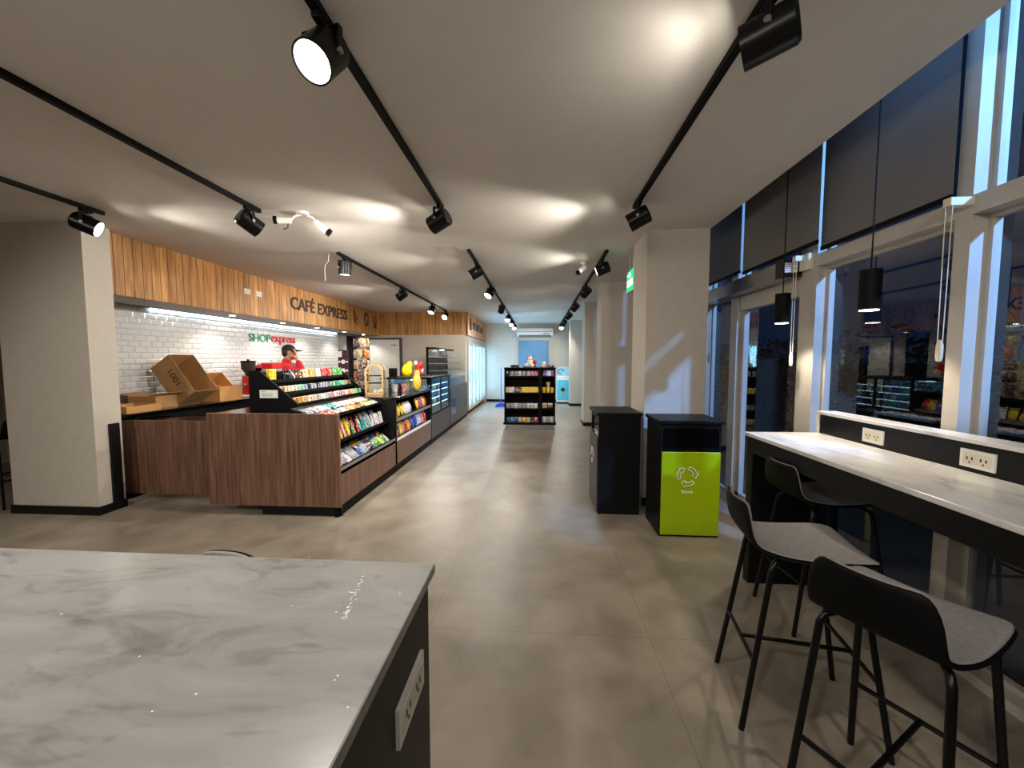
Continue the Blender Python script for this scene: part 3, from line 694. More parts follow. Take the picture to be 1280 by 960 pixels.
# ------------------------------------------------------------------ recycling bins
def recycle_icon(t, O, right, up, n, R, m):
    r, u, n = V(right), V(up), V(n); O = V(O)
    for k in range(3):
        a0 = math.radians(200 - 120 * k); sweep = math.radians(-88); pts = []
        ro, ri = R, R * .68
        arc = lambda rad, q: (rad * math.cos(a0 + sweep * q), rad * math.sin(a0 + sweep * q))
        pts += [arc(ri, i / 8 * .72) for i in range(9)]
        pts.append(arc(R * .5, .72)); pts.append(arc(R * .86, 1.08)); pts.append(arc(R * 1.2, .72))
        pts += [arc(ro, .72 - i / 8 * .72) for i in range(9)]
        f = MB(); f.tube([O + r * x + u * y + n * .002 for x, y in pts], R * .035, n=6, closed=True); f.build('arrow_icon', m, t)
def bin_(loc, rz, panel, label, txt=None):
    t = thing('recycling_bin', label, 'bin', loc, rz)
    f = MB()                                                    # front faces local -Y
    f.box(-.255, -.235, -.25, .16, 0, 1.0); f.box(.235, .255, -.25, .16, 0, 1.0); f.box(-.235, .235, .14, .16, 0, 1.0)
    f.box(-.235, .235, -.25, .14, 0, .06); f.box(-.235, .235, -.25, -.23, .955, 1.0); f.build('cabinet', M['black'], t)
    bx(-.275, .275, -.275, .17, 1.0, 1.03, bev=.003).build('top', M['black'], t)
    bx(-.245, .248, -.268, -.252, .02, .755, bev=.003).build('front_panel', panel, t)
    bx(-.235, .235, -.235, -.225, .79, .95).build('flap', M['gloss'], t)
    bx(-.235, .235, -.255, -.235, .76, .785).build('rail', M['blackmetal'], t)
    ic = M['paper']
    recycle_icon(t, (-.03, -.269, .545), (1, 0, 0), (0, 0, 1), (0, -1, 0), .085, ic)
    if txt: text('lettering', txt, .05, ic, (-.075, -.271, .395), (1, 0, 0), (0, 0, 1), .095, .028, t, .003, .001)
bin_((1.325, 3.63, 0), 0, M['lime'], 'black recycling bin with lime green front panel and white arrows', 'Secos')
bin_((.86, 4.09, 0), -PI / 2, M['charcoal'], 'black bin turned sideways beside the green fronted bin')

# ------------------------------------------------------------------ sales counter
t = thing('sales_counter', 'walnut front of the sales counter with a black plinth facing the seating area', 'counter', (-2.6, 3.57, 0))
bx(-.68, .675, 0, .03, .1, 1.025, bev=.002).build('end_panel', M['walnut'], t)
bx(-.16, .665, .035, .07, 0, .1).build('plinth', M['black'], t)
bx(-.67, .14, .03, 1.48, .985, 1.015).build('counter_top', M['gloss'], t)
bx(-.66, -.63, .03, 1.48, .1, .985).build('rear_panel', M['black'], t)
t = thing('counter_gate', 'lower walnut panel between the sales counter and the broad column', 'counter', (-3.76, 3.86, 0))
bx(-.82, .46, 0, .03, .085, .895, bev=.002).build('panel', M['walnut'], t)
bx(-.66, .46, .03, .3, .87, .9).build('shelf_top', M['gloss'], t)
bx(-.598, -.575, -.27, -.18, .085, .9).build('black_end', M['black'], t)
t = thing('back_counter', 'long black worktop cabinet along the tiled wall', 'counter', (-4.75, 6.7, 0))
bx(-.34, .33, -2.88, 2.85, .93, .96, bev=.004).build('worktop', M['gloss'], t)
bx(-.34, .28, -2.75, 2.85, .08, .93).build('carcass', M['black'], t)
bx(-.34, .22, -2.75, 2.85, 0, .08).build('plinth', M['matte'], t)

# ---- products
PAL = {'red': (200, 28, 34), 'orange': (228, 120, 26), 'yellow': (238, 200, 24), 'green': (62, 148, 66), 'teal': (60, 160, 165), 'blue': (44, 84, 178), 'purple': (112, 72, 168),
       'white': (226, 224, 220), 'pink': (222, 128, 150), 'brown': (96, 58, 40), 'cream': (220, 200, 160), 'silver': (168, 170, 178), 'black': (34, 32, 34), 'gold': (196, 150, 70), 'mint': (150, 205, 180)}
PM = {}
def wrap(c):
    """printed wrapper: base colour with bands and patches of lighter print"""
    if c in PM: return PM[c]
    m = bpy.data.materials.new('wrapper_' + c); m.use_nodes = True
    nt = m.node_tree; N = nt.nodes; L = nt.links; p = N['Principled BSDF']; p.inputs['Roughness'].default_value = .3
    tc = N.new('ShaderNodeTexCoord'); oi = N.new('ShaderNodeObjectInfo')
    ad = N.new('ShaderNodeVectorMath'); ad.operation = 'ADD'; L.new(tc.outputs['Object'], ad.inputs[0])
    ml = N.new('ShaderNodeMath'); ml.operation = 'MULTIPLY'; ml.inputs[1].default_value = 40; L.new(oi.outputs['Random'], ml.inputs[0]); L.new(ml.outputs[0], ad.inputs[1])
    vo = N.new('ShaderNodeTexNoise'); vo.inputs['Scale'].default_value = 48; vo.inputs['Detail'].default_value = 1; L.new(ad.outputs[0], vo.inputs['Vector'])
    rp = N.new('ShaderNodeValToRGB'); rp.color_ramp.interpolation = 'CONSTANT'
    base = rgb(*PAL[c]); alt = rgb(240, 236, 226) if c not in ('white', 'cream', 'silver', 'mint') else rgb(*random.choice([(40, 70, 160), (190, 40, 40), (60, 60, 70)]))
    third = tuple(x * .45 for x in base)
    e = rp.color_ramp.elements; e[0].position = 0; e[0].color = (*third, 1); e[1].position = .4; e[1].color = (*base, 1)
    k = e.new(.63); k.color = (*alt, 1)
    L.new(vo.outputs['Fac'], rp.inputs[0]); L.new(rp.outputs[0], p.inputs['Base Color'])
    PM[c] = m; return m
MESH = {}
def pmesh(kind):
    if kind in MESH: return MESH[kind]
    f = MB()
    if kind == 'candy_bar':                     # lying along local X, crimped ends
        xs = [-.06, -.05, -.044, -.02, .02, .044, .05, .06]; tk = [.001, .0015, .008, .011, .011, .008, .0015, .001]; wd = [.02, .02, .018, .0185, .0185, .018, .02, .02]
        rows = []
        for x, t_, w in zip(xs, tk, wd):
            rows.append([f.v((x, w * a, .011 + t_ * b)) for a, b in ((-1, -.6), (-.7, -1), (.7, -1), (1, -.6), (1, .6), (.7, 1), (-.7, 1), (-1, .6))])
        for A, B in zip(rows, rows[1:]):
            for i in range(8): f.b.faces.new((A[i], A[(i + 1) % 8], B[(i + 1) % 8], B[i]))
        f.b.faces.new(rows[0][::-1]); f.b.faces.new(rows[-1])
    elif kind in ('snack_bag', 'sweet_bag'):    # standing pillow bag, front toward local -Y
        w, h, d = (.085, .22, .034) if kind == 'snack_bag' else (.05, .13, .018)
        NX, NZ = 6, 9; F = []; B = []
        for j in range(NZ + 1):
            v = j / NZ; tv = max(0, min(1, (v - .07) / .86)); sv = math.sin(PI * tv) ** .55 if 0 < tv < 1 else 0
            F.append([]); B.append([])
            for i in range(NX + 1):
                u = -1 + 2 * i / NX; th_ = d * sv * max(0, 1 - u * u) ** .55 + .0012; x = u * w * (1 - .07 * sv)
                F[-1].append(f.v((x, -th_, v * h))); B[-1].append(f.v((x, th_, v * h)))
        for j in range(NZ):
            for i in range(NX):
                f.b.faces.new((F[j][i], F[j][i + 1], F[j + 1][i + 1], F[j + 1][i])); f.b.faces.new((B[j][i + 1], B[j][i], B[j + 1][i], B[j + 1][i + 1]))
            f.b.faces.new((F[j][0], F[j + 1][0], B[j + 1][0], B[j][0])); f.b.faces.new((F[j][NX], B[j][NX], B[j + 1][NX], F[j + 1][NX]))
        for R_, q in ((0, 0), (NZ, 1)):
            for i in range(NX): f.b.faces.new((F[R_][i], B[R_][i], B[R_][i + 1], F[R_][i + 1]))
    elif kind == 'gum_pack': f.box(-.021, .021, -.012, .012, 0, .075, bev=.003)
    elif kind == 'biscuit_box': f.box(-.055, .055, -.03, .03, 0, .12, bev=.003)
    elif kind == 'stick_pack': f.box(-.014, .014, -.007, .007, 0, .15, bev=.004)
    elif kind == 'biscuit_roll': f.cyl((-.09, 0, .03), (.09, 0, .03), .03, n=14); f.cyl((-.096, 0, .03), (-.09, 0, .03), .02, .03, n=14); f.cyl((.09, 0, .03), (.096, 0, .03), .03, .02, n=14)
    elif kind == 'tub': f.lathe([(0, 0), (.04, 0), (.048, .1), (.052, .1), (.052, .115), (0, .118)], n=16)
    elif kind == 'bottle': f.lathe([(0, 0), (.03, 0), (.032, .01), (.032, .14), (.014, .19), (.014, .22), (0, .222)], n=14)
    MESH[kind] = f.mesh(kind, wrap('white'), kind in ('snack_bag', 'sweet_bag', 'biscuit_roll', 'tub', 'bottle', 'candy_bar'))
    return MESH[kind]
CATS = {'candy_bar': 'candy bar', 'snack_bag': 'bag of snacks', 'sweet_bag': 'bag of sweets', 'gum_pack': 'pack of gum', 'biscuit_box': 'box of biscuits', 'stick_pack': 'stick of sweets', 'biscuit_roll': 'roll of biscuits', 'tub': 'tub', 'bottle': 'bottle'}
def prod(kind, col, loc, rot, where):
    o = link(kind, pmesh(kind)); o.location = loc; o.rotation_euler = rot
    o.material_slots[0].link = 'OBJECT'; o.material_slots[0].material = wrap(col)
    tag(o, '%s %s %s' % (col, CATS[kind], where), CATS[kind], '%s %s' % (CATS[kind], where))
    return o

# ---- stepped candy display set into the side of the counter (front X=-1.93, Y 3.61..5.06)
t = thing('candy_display', 'black candy shelving with three tilted trays in the aisle side of the counter', 'display shelf', (-1.93, 3.61, 0))
LEN = 1.45
trays = [(0., .455, -.5, .62), (-.09, .70, -.52, .86), (-.19, .955, -.5, 1.07)]      # lip x, lip z, back x, back z (local)
for x, z, xb, zb in trays:
    f = MB(); f.prism([(x, z - .03), (x, z), (xb, zb), (xb, zb - .03)], 0, LEN, lambda u, v, w: (u, w, v)); b = f.build('tray', M['black'], t)
    f = MB(); f.box(x - .004, x, 0, LEN, z - .03, z + .03); f.build('price_lip', M['matte'] if z > .5 else M['grey'], b)
f = MB(); f.prism([(0, .1), (0, .46), (-.08, .72), (-.2, 1.02), (-.62, 1.02), (-.62, .1)], LEN, LEN + .03, lambda u, v, w: (u, w, v)); f.build('side_partition', M['black'], t)
bx(-.62, -.59, 0, LEN, .1, .975).build('back_panel', M['black'], t)
bx(-.02, 0, 0, LEN + .03, .115, .42, bev=.001).build('lower_panel', M['walnut'], t)
bx(-.06, -.02, -.035, LEN + .03, 0, .1).build('plinth', M['matte'], t)
def tray_pt(i, q, y):
    x, z, xb, zb = trays[i]; return V((-1.93 + x + (xb - x) * q, 3.61 + y, z + (zb - z) * q + .001)), math.atan2(zb - z, x - xb)
# items on a tray: local +X of the item mesh runs up the slope
def row(kind, i, q, cols, where, step, y0=.03, y1=LEN - .04, lean=0., jz=.13):
    y = y0; n = int((y1 - y0) / step) + 1
    for j in range(n):
        p, s = tray_pt(i, q + random.uniform(-.02, .02), y + random.uniform(-.2, .2) * step)
        c = cols[min(len(cols) - 1, int(j / n * len(cols)))]
        c = random.choice(c) if isinstance(c, tuple) else c
        if lean: rot = Euler((-lean + random.uniform(-jz, jz), random.uniform(-jz, jz), PI / 2 + random.uniform(-.12, .12)))
        else: rot = Euler((0, s, random.uniform(-.1, .1)), 'XYZ')
        if not lean: rot.z += PI
        if not lean: rot = (Matrix.Rotation(s, 3, 'Y') @ Matrix.Rotation(random.uniform(-.4, .4), 3, 'Z')).to_euler()
        prod(kind, c, p, rot, where); y += step
row('candy_bar', 2, .22, [('purple', 'blue'), ('red', 'pink'), ('red', 'white'), ('brown', 'silver'), ('brown', 'cream'), ('orange', 'gold'), 'orange', ('brown', 'black'), 'yellow', ('yellow', 'green'), ('silver', 'red')], 'in the front row of the top tilted candy tray', .05)
row('candy_bar', 2, .62, [('white', 'silver'), ('white', 'pink'), ('silver', 'teal'), 'white', ('white', 'cream'), ('white', 'cream'), ('brown', 'white')], 'in the back row of the top tilted candy tray', .06)
row('stick_pack', 1, .12, [('orange', 'white'), ('yellow', 'white'), ('red', 'yellow', 'white'), ('yellow', 'green'), 'red', 'teal', ('teal', 'silver'), ('silver', 'white'), 'white', 'white'], 'on the middle candy tray, front row', .042, lean=.35)
row('stick_pack', 1, .36, [('green', 'white'), ('yellow', 'green'), ('pink', 'yellow'), ('teal', 'red'), 'white', 'silver'], 'on the middle candy tray, back row', .06, lean=.35)
row('sweet_bag', 0, .12, [('white', 'pink'), ('white', 'silver'), 'silver', ('blue', 'silver'), 'silver', ('black', 'yellow'), ('yellow', 'green'), ('green', 'yellow'), ('white', 'orange')], 'on the bottom candy tray, front row', .085, lean=.75, y0=.06)
row('sweet_bag', 0, .42, [('silver', 'white'), ('blue', 'silver'), ('silver', 'white'), ('yellow', 'black'), ('purple', 'blue'), ('blue', 'orange'), ('orange', 'purple')], 'on the bottom candy tray, back row', .095, lean=.75, y0=.06)

# ---- stepped rack on the counter top
t = thing('gum_rack', 'black stepped rack of sweets standing on the sales counter', 'display rack', (-2.53, 3.9, 1.016))
RL = 1.62
side = [(0, 0), (0, .06), (-.42, .42), (-.54, .42), (-.54, 0)]
for y in (0, RL): f = MB(); f.prism(side, y - .012, y + .012, lambda u, v, w: (u, w, v)); f.build('side_panel', M['matte'], t)
steps = [(-.02, .05), (-.17, .17), (-.32, .30)]
for x, z in steps:
    f = MB(); f.box(x - .15, x, .012, RL - .012, z - .012, z); f.box(x - .004, x, .012, RL - .012, z, z + .022); f.build('shelf', M['matte'], t)
bx(-.53, -.5, .012, RL - .012, .0, .4).build('back_panel', M['matte'], t)
bx(-.42, -.22, -.0145, -.0125, .13, .215).build('price_card', M['paper'], t)
f = MB()
for j, w in enumerate((.04, .13, .12)): f.box(-.40, -.40 + w, -.0165, -.0146, .195 - j * .022, .2 - j * .022)
f.build('card_print', M['grey'], t)
colsets = [[('cream', 'gold'), ('cream', 'white'), ('silver', 'white'), ('mint', 'pink'), ('pink', 'red', 'white'), ('pink', 'white'), ('cream', 'orange'), ('green', 'mint')],
           [('cream', 'white', 'red'), ('cream', 'mint'), ('silver', 'blue', 'black'), ('silver', 'black'), ('purple', 'silver'), ('mint', 'green'), ('mint', 'teal'), ('brown', 'gold')],
           [('silver', 'white'), ('brown', 'black'), ('cream', 'brown'), ('gold', 'cream'), ('white', 'mint'), ('red', 'orange'), ('green', 'mint'), ('green', 'black')]]
for i, (x, z) in enumerate(steps):
    for q in ((0, 1) if i < 2 else (0,)):
        n = 24 if i < 2 else 11
        for j in range(n):
            cs = colsets[i][int(j / n * 8)]; y = 3.96 + (j + .5) / n * (RL - .12)
            k = 'gum_pack' if i < 2 else 'biscuit_box'
            if i == 2 and j < 2: continue
            prod(k, random.choice(cs), (-2.53 + x - .035 - q * .055, y, 1.0175 + z), (-.12, 0, PI / 2 + random.uniform(-.06, .06)), 'on the %s step of the black counter rack%s' % (['lowest', 'middle', 'top'][i], [', front', ', behind'][q] if i < 2 else ''))
# clutter behind the rack top
o = prod('biscuit_box', 'yellow', (-2.91, 4.02, 1.3195), (0, 0, PI / 2), 'at the near end of the rack top'); o.scale = (1, .6, 1.1)
t = thing('receipt_printer', 'small grey till printer with a red lid behind the black rack', 'printer', (-3.21, 4.45, 1.016))
bx(-.07, .07, -.09, .09, 0, .43, bev=.006).build('body', M['grey'], t)
bx(-.07, .07, -.09, .09, .43, .5, bev=.01).build('lid', M['red'], t)

# ---- snack bag counter (Y 5.10..6.83)
t = thing('snack_counter', 'black snack display counter with walnut base and two shelves of crisps', 'counter', (-1.93, 5.10, 0))
L2 = 1.73
bx(-.85, 0, 0, L2, 1.0, 1.04, bev=.002).build('top', M['gloss'], t)
bx(-.8, 0, 0, .025, .1, 1.0).build('side_panel', M['black'], t); bx(-.8, 0, L2 - .025, L2, .1, 1.0).build('side_panel', M['black'], t)
bx(-.42, -.39, .025, L2 - .025, .1, 1.0).build('back_panel', M['matte'], t)
for z in (.46, .73):
    f = MB(); f.prism([(-.005, z - .02), (-.005, z), (-.39, z + .06), (-.39, z + .04)], .025, L2 - .025, lambda u, v, w: (u, w, v)); s = f.build('shelf', M['black'], t)
    bx(-.005, 0, .025, L2 - .025, z - .03, z + .012).build('price_strip', M['white'] if z < .6 else M['grey'], s)
bx(-.02, 0, 0, L2, .115, .425, bev=.001).build('lower_panel', M['walnut'], t)
bx(-.06, -.02, 0, L2, 0, .1).build('plinth', M['matte'], t)
for i, (z, cols) in enumerate(((.462, ['pink', 'brown', 'yellow', 'gold', 'red', 'yellow', 'orange', 'blue', 'blue', 'white', 'white', 'pink', 'red', 'cream']), (.732, ['white', 'purple', 'yellow', 'yellow', 'white', 'white', 'pink', None, None, 'yellow', 'red', 'purple', 'yellow', 'red']))):
    for j, c in enumerate(cols):
        if not c: continue
        o = prod('snack_bag', c, (-1.99 + random.uniform(-.02, .02), 5.2 + j * .117, z + .012), (-.3, random.uniform(-.15, .15), PI / 2 + random.uniform(-.2, .2)), 'on the %s shelf of the snack counter' % ['lower', 'upper'][i])
        o.scale = (.72, .9, .78 if i else .85)
# on the snack counter: arched glass food cabinets, glass case, gift bundle, spinner, purple card
def arch_case(loc, rz, label):
    t = thing('arched_display_case', label, 'display case', loc, rz)
    h, w, d = .46, .13, .3
    outer = [(-w, 0), (-w, h - w)] + [(w * math.cos(PI - PI * i / 12), h - w + w * math.sin(PI - PI * i / 12)) for i in range(1, 12)] + [(w, h - w), (w, 0)]
    k = .8; inner = [(u * k, max(.03, v * .94)) for u, v in outer]
    for y in (0, d):
        f = MB(); n = len(outer)
        for a in range(n - 1):
            quad = [outer[a], outer[a + 1], inner[a + 1], inner[a]]
            f.prism(quad, y - .012, y + .012, lambda u, v, q: (u, q, v))
        f.box(-w, w, y - .012, y + .012, 0, .03); f.build('wooden_frame', M['pine'], t)
    f = MB()
    for a, b in zip(outer, outer[1:]): f.poly([(a[0] * .97, .012, a[1]), (b[0] * .97, .012, b[1]), (b[0] * .97, d - .012, b[1]), (a[0] * .97, d - .012, a[1])])
    f.build('curved_glass', M['clear'], t)
    bx(-w * .9, w * .9, .012, d - .012, .0, .02).build('base', M['pine'], t)
    for z in (.16, .27): bx(-w * .8, w * .8, .015, d - .015, z, z + .008).build('shelf', M['matte'], t)
    return t
arch_case((-2.4, 5.5, 1.0405), 0.25, 'arched pale wood display case standing on the snack counter beside the rack')
for j in range(4):
    prod('biscuit_roll', ['white', 'cream', 'silver', 'white'][j], (-2.44 + (j % 2) * .05, 5.62 + (j // 2) * .09, 1.062), (0, 0, PI / 2 + .25), 'inside the arched wooden case').scale = (.5, .7, .7)
t = thing('glass_case', 'small clear glass sweets case with a black lid on the snack counter', 'display case', (-2.3, 6.25, 1.0405))
f = MB(); f.box(-.2, .2, -.28, -.276, 0, .2); f.box(-.2, .2, .276, .28, 0, .2); f.box(.196, .2, -.276, .276, 0, .2); f.box(-.2, -.196, -.276, .276, 0, .2); f.build('glass_pane', M['clear'], t)
bx(-.21, .21, -.29, .29, .2, .222, bev=.004).build('lid', M['matte'], t)
for j, c in enumerate(['white', 'pink', 'brown', 'cream', 'white']):
    prod('tub', c, (-2.3 + (j % 2) * .12, 6.06 + j * .09, 1.0425), (0, 0, j), 'inside the small glass case')
t = thing('gift_bundle', 'yellow and red gift bundle with ribbon loops on the snack counter', 'gift', (-2.02, 6.3, 1.0405))
f = MB(); f.ell((0, 0, .14), (.07, .09, .15)); f.ell((0, .02, .28), (.05, .06, .07)); f.build('yellow_bag', wrap('yellow'), t, True)
f = MB(); f.ell((-.12, -.12, .34), (.08, .1, .11)); f.ell((-.1, -.05, .43), (.05, .06, .06)); f.build('yellow_balloon', mat('yellow_foil', rgb(245, 215, 10), .3), t, True)
f = MB(); f.tube([(.0, .0, .3), (.0, .05, .4), (.02, .2, .43), (.02, .28, .4), (.0, .15, .36), (0, .05, .3)], [.02, .04, .045, .03, .04, .02], n=10); f.tube([(0, .04, .36), (.02, .1, .28), (.02, .16, .2)], [.03, .04, .02], n=10); f.build('red_ribbon', M['red'], t, True)
f = MB(); f.ell((-.02, .02, .46), (.03, .05, .04)); f.ell((.0, .26, .33), (.04, .06, .06)); f.build('white_tissue', M['paper'], t, True)
t = thing('small_screen', 'small black card terminal screen on the glass case', 'screen', (-2.42, 6.3, 1.263))
bx(-.07, .07, -.012, .012, 0, .15, bev=.004).build('panel', M['gloss'], t); bx(-.03, .03, -.04, .04, 0, .01).build('foot', M['matte'], t)
t = thing('spinner_rack', 'tall wire spinner rack packed with small snack sachets behind the counter rack', 'spinner rack', (-3.1, 6.6, 0))
f = MB(); f.cyl((0, 0, .0), (0, 0, 1.95), .015); f.cyl((0, 0, 0), (0, 0, .03), .2, n=24); f.build('pole', M['steel'], t, True)
for z in (1.0, 1.2, 1.4, 1.6, 1.8):
    f = MB(); f.tube([(.13 * math.cos(2 * PI * i / 20), .13 * math.sin(2 * PI * i / 20), z) for i in range(20)], .004, n=6, closed=True)
    for q in range(4): f.tube([(0, 0, z), (.13 * math.cos(PI / 2 * q), .13 * math.sin(PI / 2 * q), z)], .003, n=6)
    f.build('wire_ring', M['steel'], t)
for z in (1.05, 1.24, 1.43, 1.62, 1.81):
    for q in range(6):
        a = 2 * PI * q / 6 + z * 3
        prod('sweet_bag', random.choice(['gold', 'silver', 'cream', 'orange', 'brown', 'silver']), (-3.1 + .115 * math.cos(a), 6.6 + .115 * math.sin(a), z - .04), (0, 0, a + PI / 2), 'on the tall spinner rack').scale = (1.05, 1, 1.2)
t = thing('purple_card', 'tall dark purple display card with white round motifs beside the spinner rack', 'display card', (-3.3, 6.35, 1.1))
bx(-.09, .09, -.01, .01, 0, .62, bev=.004).build('card', mat('dark_purple_card', rgb(58, 30, 52), .5), t)
for z in (.12, .27, .42):
    for x, r_ in ((0, .038), (-.065, .018), (.065, .018)): f = MB(); f.cyl((x, -.0105, z), (x, -.013, z), r_, n=16); f.build('round_motif_print', M['paper'], t)
bx(-.085, -.02, -.013, -.0105, .5, .6).build('white_corner', M['paper'], t)
f = MB(); f.box(-.02, .02, -.02, .1, -.17, .0); f.box(-.08, .08, -.06, .12, -.2, -.17); f.build('stand', M['matte'], t)
t = thing('till_desk', 'black till desk behind the snack counter', 'desk', (-3.25, 6.4, 0))
bx(-.42, .4, -.5, .12, .86, .9, bev=.003).build('top', M['gloss'], t); bx(-.4, -.36, -.48, .1, 0, .86).build('side_panel', M['black'], t); bx(.34, .38, -.48, .1, 0, .86).build('side_panel', M['black'], t)

# ---- lit glass bakery case (Y 6.88..8.3) and dark counter up to the fridges
t = thing('bakery_case', 'blue lit glass bakery case on a dark brown base past the snack counter', 'display case', (-1.93, 6.86, 0))
B = 1.46
f = MB(); f.box(-.8, 0, 0, B, .1, .53); f.build('base', M['charcoal'], t); bx(-.78, -.02, 0, B, 0, .1).build('plinth', M['matte'], t)
f = MB()
for y in (0, B / 2 - .02, B - .04): f.box(-.03, 0, y, y + .04, .53, 1.2)
f.box(-.8, 0, 0, B, 1.2, 1.235); f.box(-.8, 0, 0, B, .53, .56); f.box(-.8, -.77, 0, B, .56, 1.2); f.build('frame', M['matte'], t)
f = MB(); f.box(-.012, -.006, .04, B / 2 - .02, .56, 1.2); f.box(-.012, -.006, B / 2 + .02, B - .04, .56, 1.2); f.box(-.77, -.03, 0, .006, .56, 1.2); f.build('glass_pane', M['clear'], t)
for z in (.7, .83, .96, 1.08):
    s = bx(-.74, -.04, .05, B - .05, z, z + .008).build('shelf', M['clear'], t)
    bx(-.05, -.04, .05, B - .05, z - .006, z).build('shelf_light', M['caseled'], s)
bx(-.76, -.75, .05, B - .05, .57, 1.19).build('back_panel', mat('pale_blue_panel', rgb(150, 195, 220), .4), t)
bx(-.4, -.36, .05, B - .05, 1.18, 1.198).build('top_light', M['caseled'], t)
for i, z in enumerate((.708, .838, .968)):
    for j in range(7):
        prod('tub' if (i + j) % 2 else 'biscuit_box', ['white', 'cream', 'teal', 'silver', 'white', 'mint', 'blue'][(i * 2 + j) % 7], (-2.12 - .1 * (j % 2), 7.0 + j * .19, z + .001), (0, 0, PI / 2), 'on the %s glass shelf of the lit bakery case' % ['lowest', 'middle', 'upper'][i]).scale = (.8, .8, .8)
t = thing('oven_counter', 'dark grey counter between the lit bakery case and the fridges', 'counter', (-1.93, 8.36, 0))
bx(-.8, 0, 0, 2.1, .1, .94, bev=.002).build('carcass', M['charcoal'], t); bx(-.78, -.02, 0, 2.1, 0, .1).build('plinth', M['matte'], t)
bx(-.02, .004, .1, .55, .3, .88, bev=.004).build('oven_door', M['gloss'], t)
t = thing('curved_pastry_case', 'empty curved glass pastry case with black back standing on the dark grey counter', 'display case', (-1.96, 8.45, .941))
cv = [(0, .2)] + [(-.34 + .34 * math.cos(PI / 2 * i / 10), .2 + .66 * math.sin(PI / 2 * i / 10)) for i in range(1, 11)]
P = 1.85
bx(-.5, .0, 0, P, 0, .2, bev=.004).build('base', M['gloss'], t)
f = MB()
for a, b in zip(cv, cv[1:]): f.poly([(a[0], 0, a[1]), (b[0], 0, b[1]), (b[0], P, b[1]), (a[0], P, a[1])])
f.build('curved_glass', M['clear'], t, True)
for y in (.01, P - .01):
    f = MB(); f.poly([(u, y, v) for u, v in cv] + [(-.5, y, .86), (-.5, y, .2)]); f.build('end_glass', M['clear'], t)
f = MB(); f.box(-.52, -.48, -.01, .03, 0, .9); f.box(-.52, -.48, P - .03, P + .01, 0, .9); f.box(-.52, -.3, -.01, P + .01, .86, .89); f.build('frame', M['matte'], t)
bx(-.52, -.5, .03, P - .03, .2, .86).build('back_panel', M['charcoal'], t)
for z, d_ in ((.36, .42), (.52, .38), (.67, .32)): bx(-.5, -.5 + d_, .02, P - .02, z, z + .014).build('shelf', M['steel'], t)
bx(-.42, -.36, .8, 1.0, .845, .858).build('top_light', M['dlens'], t)

# ---- fridges
for i in range(5):
    y0 = 10.66 + i * .7
    t = thing('glass_door_fridge', 'upright glass door drinks fridge, %s of five along the left wall' % ['first', 'second', 'third', 'fourth', 'last'][i], 'fridge', (-1.93, y0, 0), group='glass door fridges')
    f = MB(); f.box(-.75, -.72, 0, .7, .1, 2.22); f.box(-.72, -.05, 0, .03, .1, 2.22); f.box(-.72, -.05, .67, .7, .1, 2.22); f.box(-.72, -.05, .03, .67, .1, .16); f.box(-.72, -.05, .03, .67, 2.06, 2.22)
    f.build('cabinet', M['white'], t)
    bx(-.05, -.03, 0, .7, 2.06, 2.23).build('header_panel', M['soffit'], t)
    bx(-.72, -.06, 0, .7, 0, .1).build('plinth', M['matte'], t)
    f = MB(); f.box(-.045, 0, .005, .055, .12, 2.05); f.box(-.045, 0, .645, .695, .12, 2.05); f.box(-.045, 0, .055, .645, .12, .2); f.box(-.045, 0, .055, .645, 1.99, 2.05)
    d = f.build('door', M['alu'], t)
    bx(-.028, -.02, .055, .645, .2, 1.99).build('glass_pane', M['fridgeglass'], d)
    f = MB(); f.tube([(0, .075, .9), (.03, .075, .92), (.03, .075, 1.3), (0, .075, 1.32)], .01); f.build('handle', M['steel'], d)
    f = MB(); f.cyl((-.08, .08, .22), (-.08, .08, 1.98), .014, n=10); f.cyl((-.08, .62, .22), (-.08, .62, 1.98), .014, n=10); f.build('led_tube', M['fled'], t)
    l = lamp('AREA', 'fridge_lamp', (-.1, .35, 1.15), 11, (.35, .7, 1.), t, shape='RECTANGLE', size=.45, size_y=1.6); aim(l, (1, 0, 0))
    for z in (.5, .85, 1.2, 1.55): bx(-.7, -.14, .035, .665, z, z + .012).build('shelf', M['white'], t)
    for z, cols in ((.161, ['blue', 'red', 'green', 'silver', 'blue', 'white']), (.513, ['white', 'silver', 'white', 'teal', 'white', 'mint'])):
        for j, c in enumerate(cols): prod('bottle', c, (-2.13, y0 + .1 + j * .1, z), (0, 0, j), 'inside the %s glass door fridge, %s shelf' % (['first', 'second', 'third', 'fourth', 'last'][i], 'bottom' if z < .3 else 'second')).scale = (1.1, 1.1, 1.15)

# ---- gondola shelf in the aisle
t = thing('gondola_shelf', 'freestanding black shelf unit of snacks in the middle of the far aisle', 'shelf unit', (-.17, 8.4, 0))
f = MB(); f.box(-.53, .53, .03, .8, .0, .125); f.build('kick_base', M['steel'], t)
bx(-.58, .58, -.02, .82, .125, .165, bev=.003).build('base_shelf', M['matte'], t)
bx(-.56, -.535, 0, .8, .165, 1.36).build('side_panel', M['matte'], t); bx(.535, .56, 0, .8, .165, 1.36).build('side_panel', M['matte'], t)
bx(.2, .27, 0, .4, .165, 1.36).build('divider', M['matte'], t)
bx(-.535, .535, .4, .43, .165, 1.36).build('back_panel', M['matte'], t)
bx(-.57, .57, -.01, .82, 1.36, 1.385, bev=.003).build('top', M['matte'], t)
SZ = (.166, .48, .83, 1.2)
for z in SZ[1:]:
    s = bx(-.535, .2, .01, .4, z - .03, z - .001).build('shelf', M['matte'], t); s = bx(.27, .535, .01, .4, z - .03, z - .001).build('shelf', M['matte'], t)
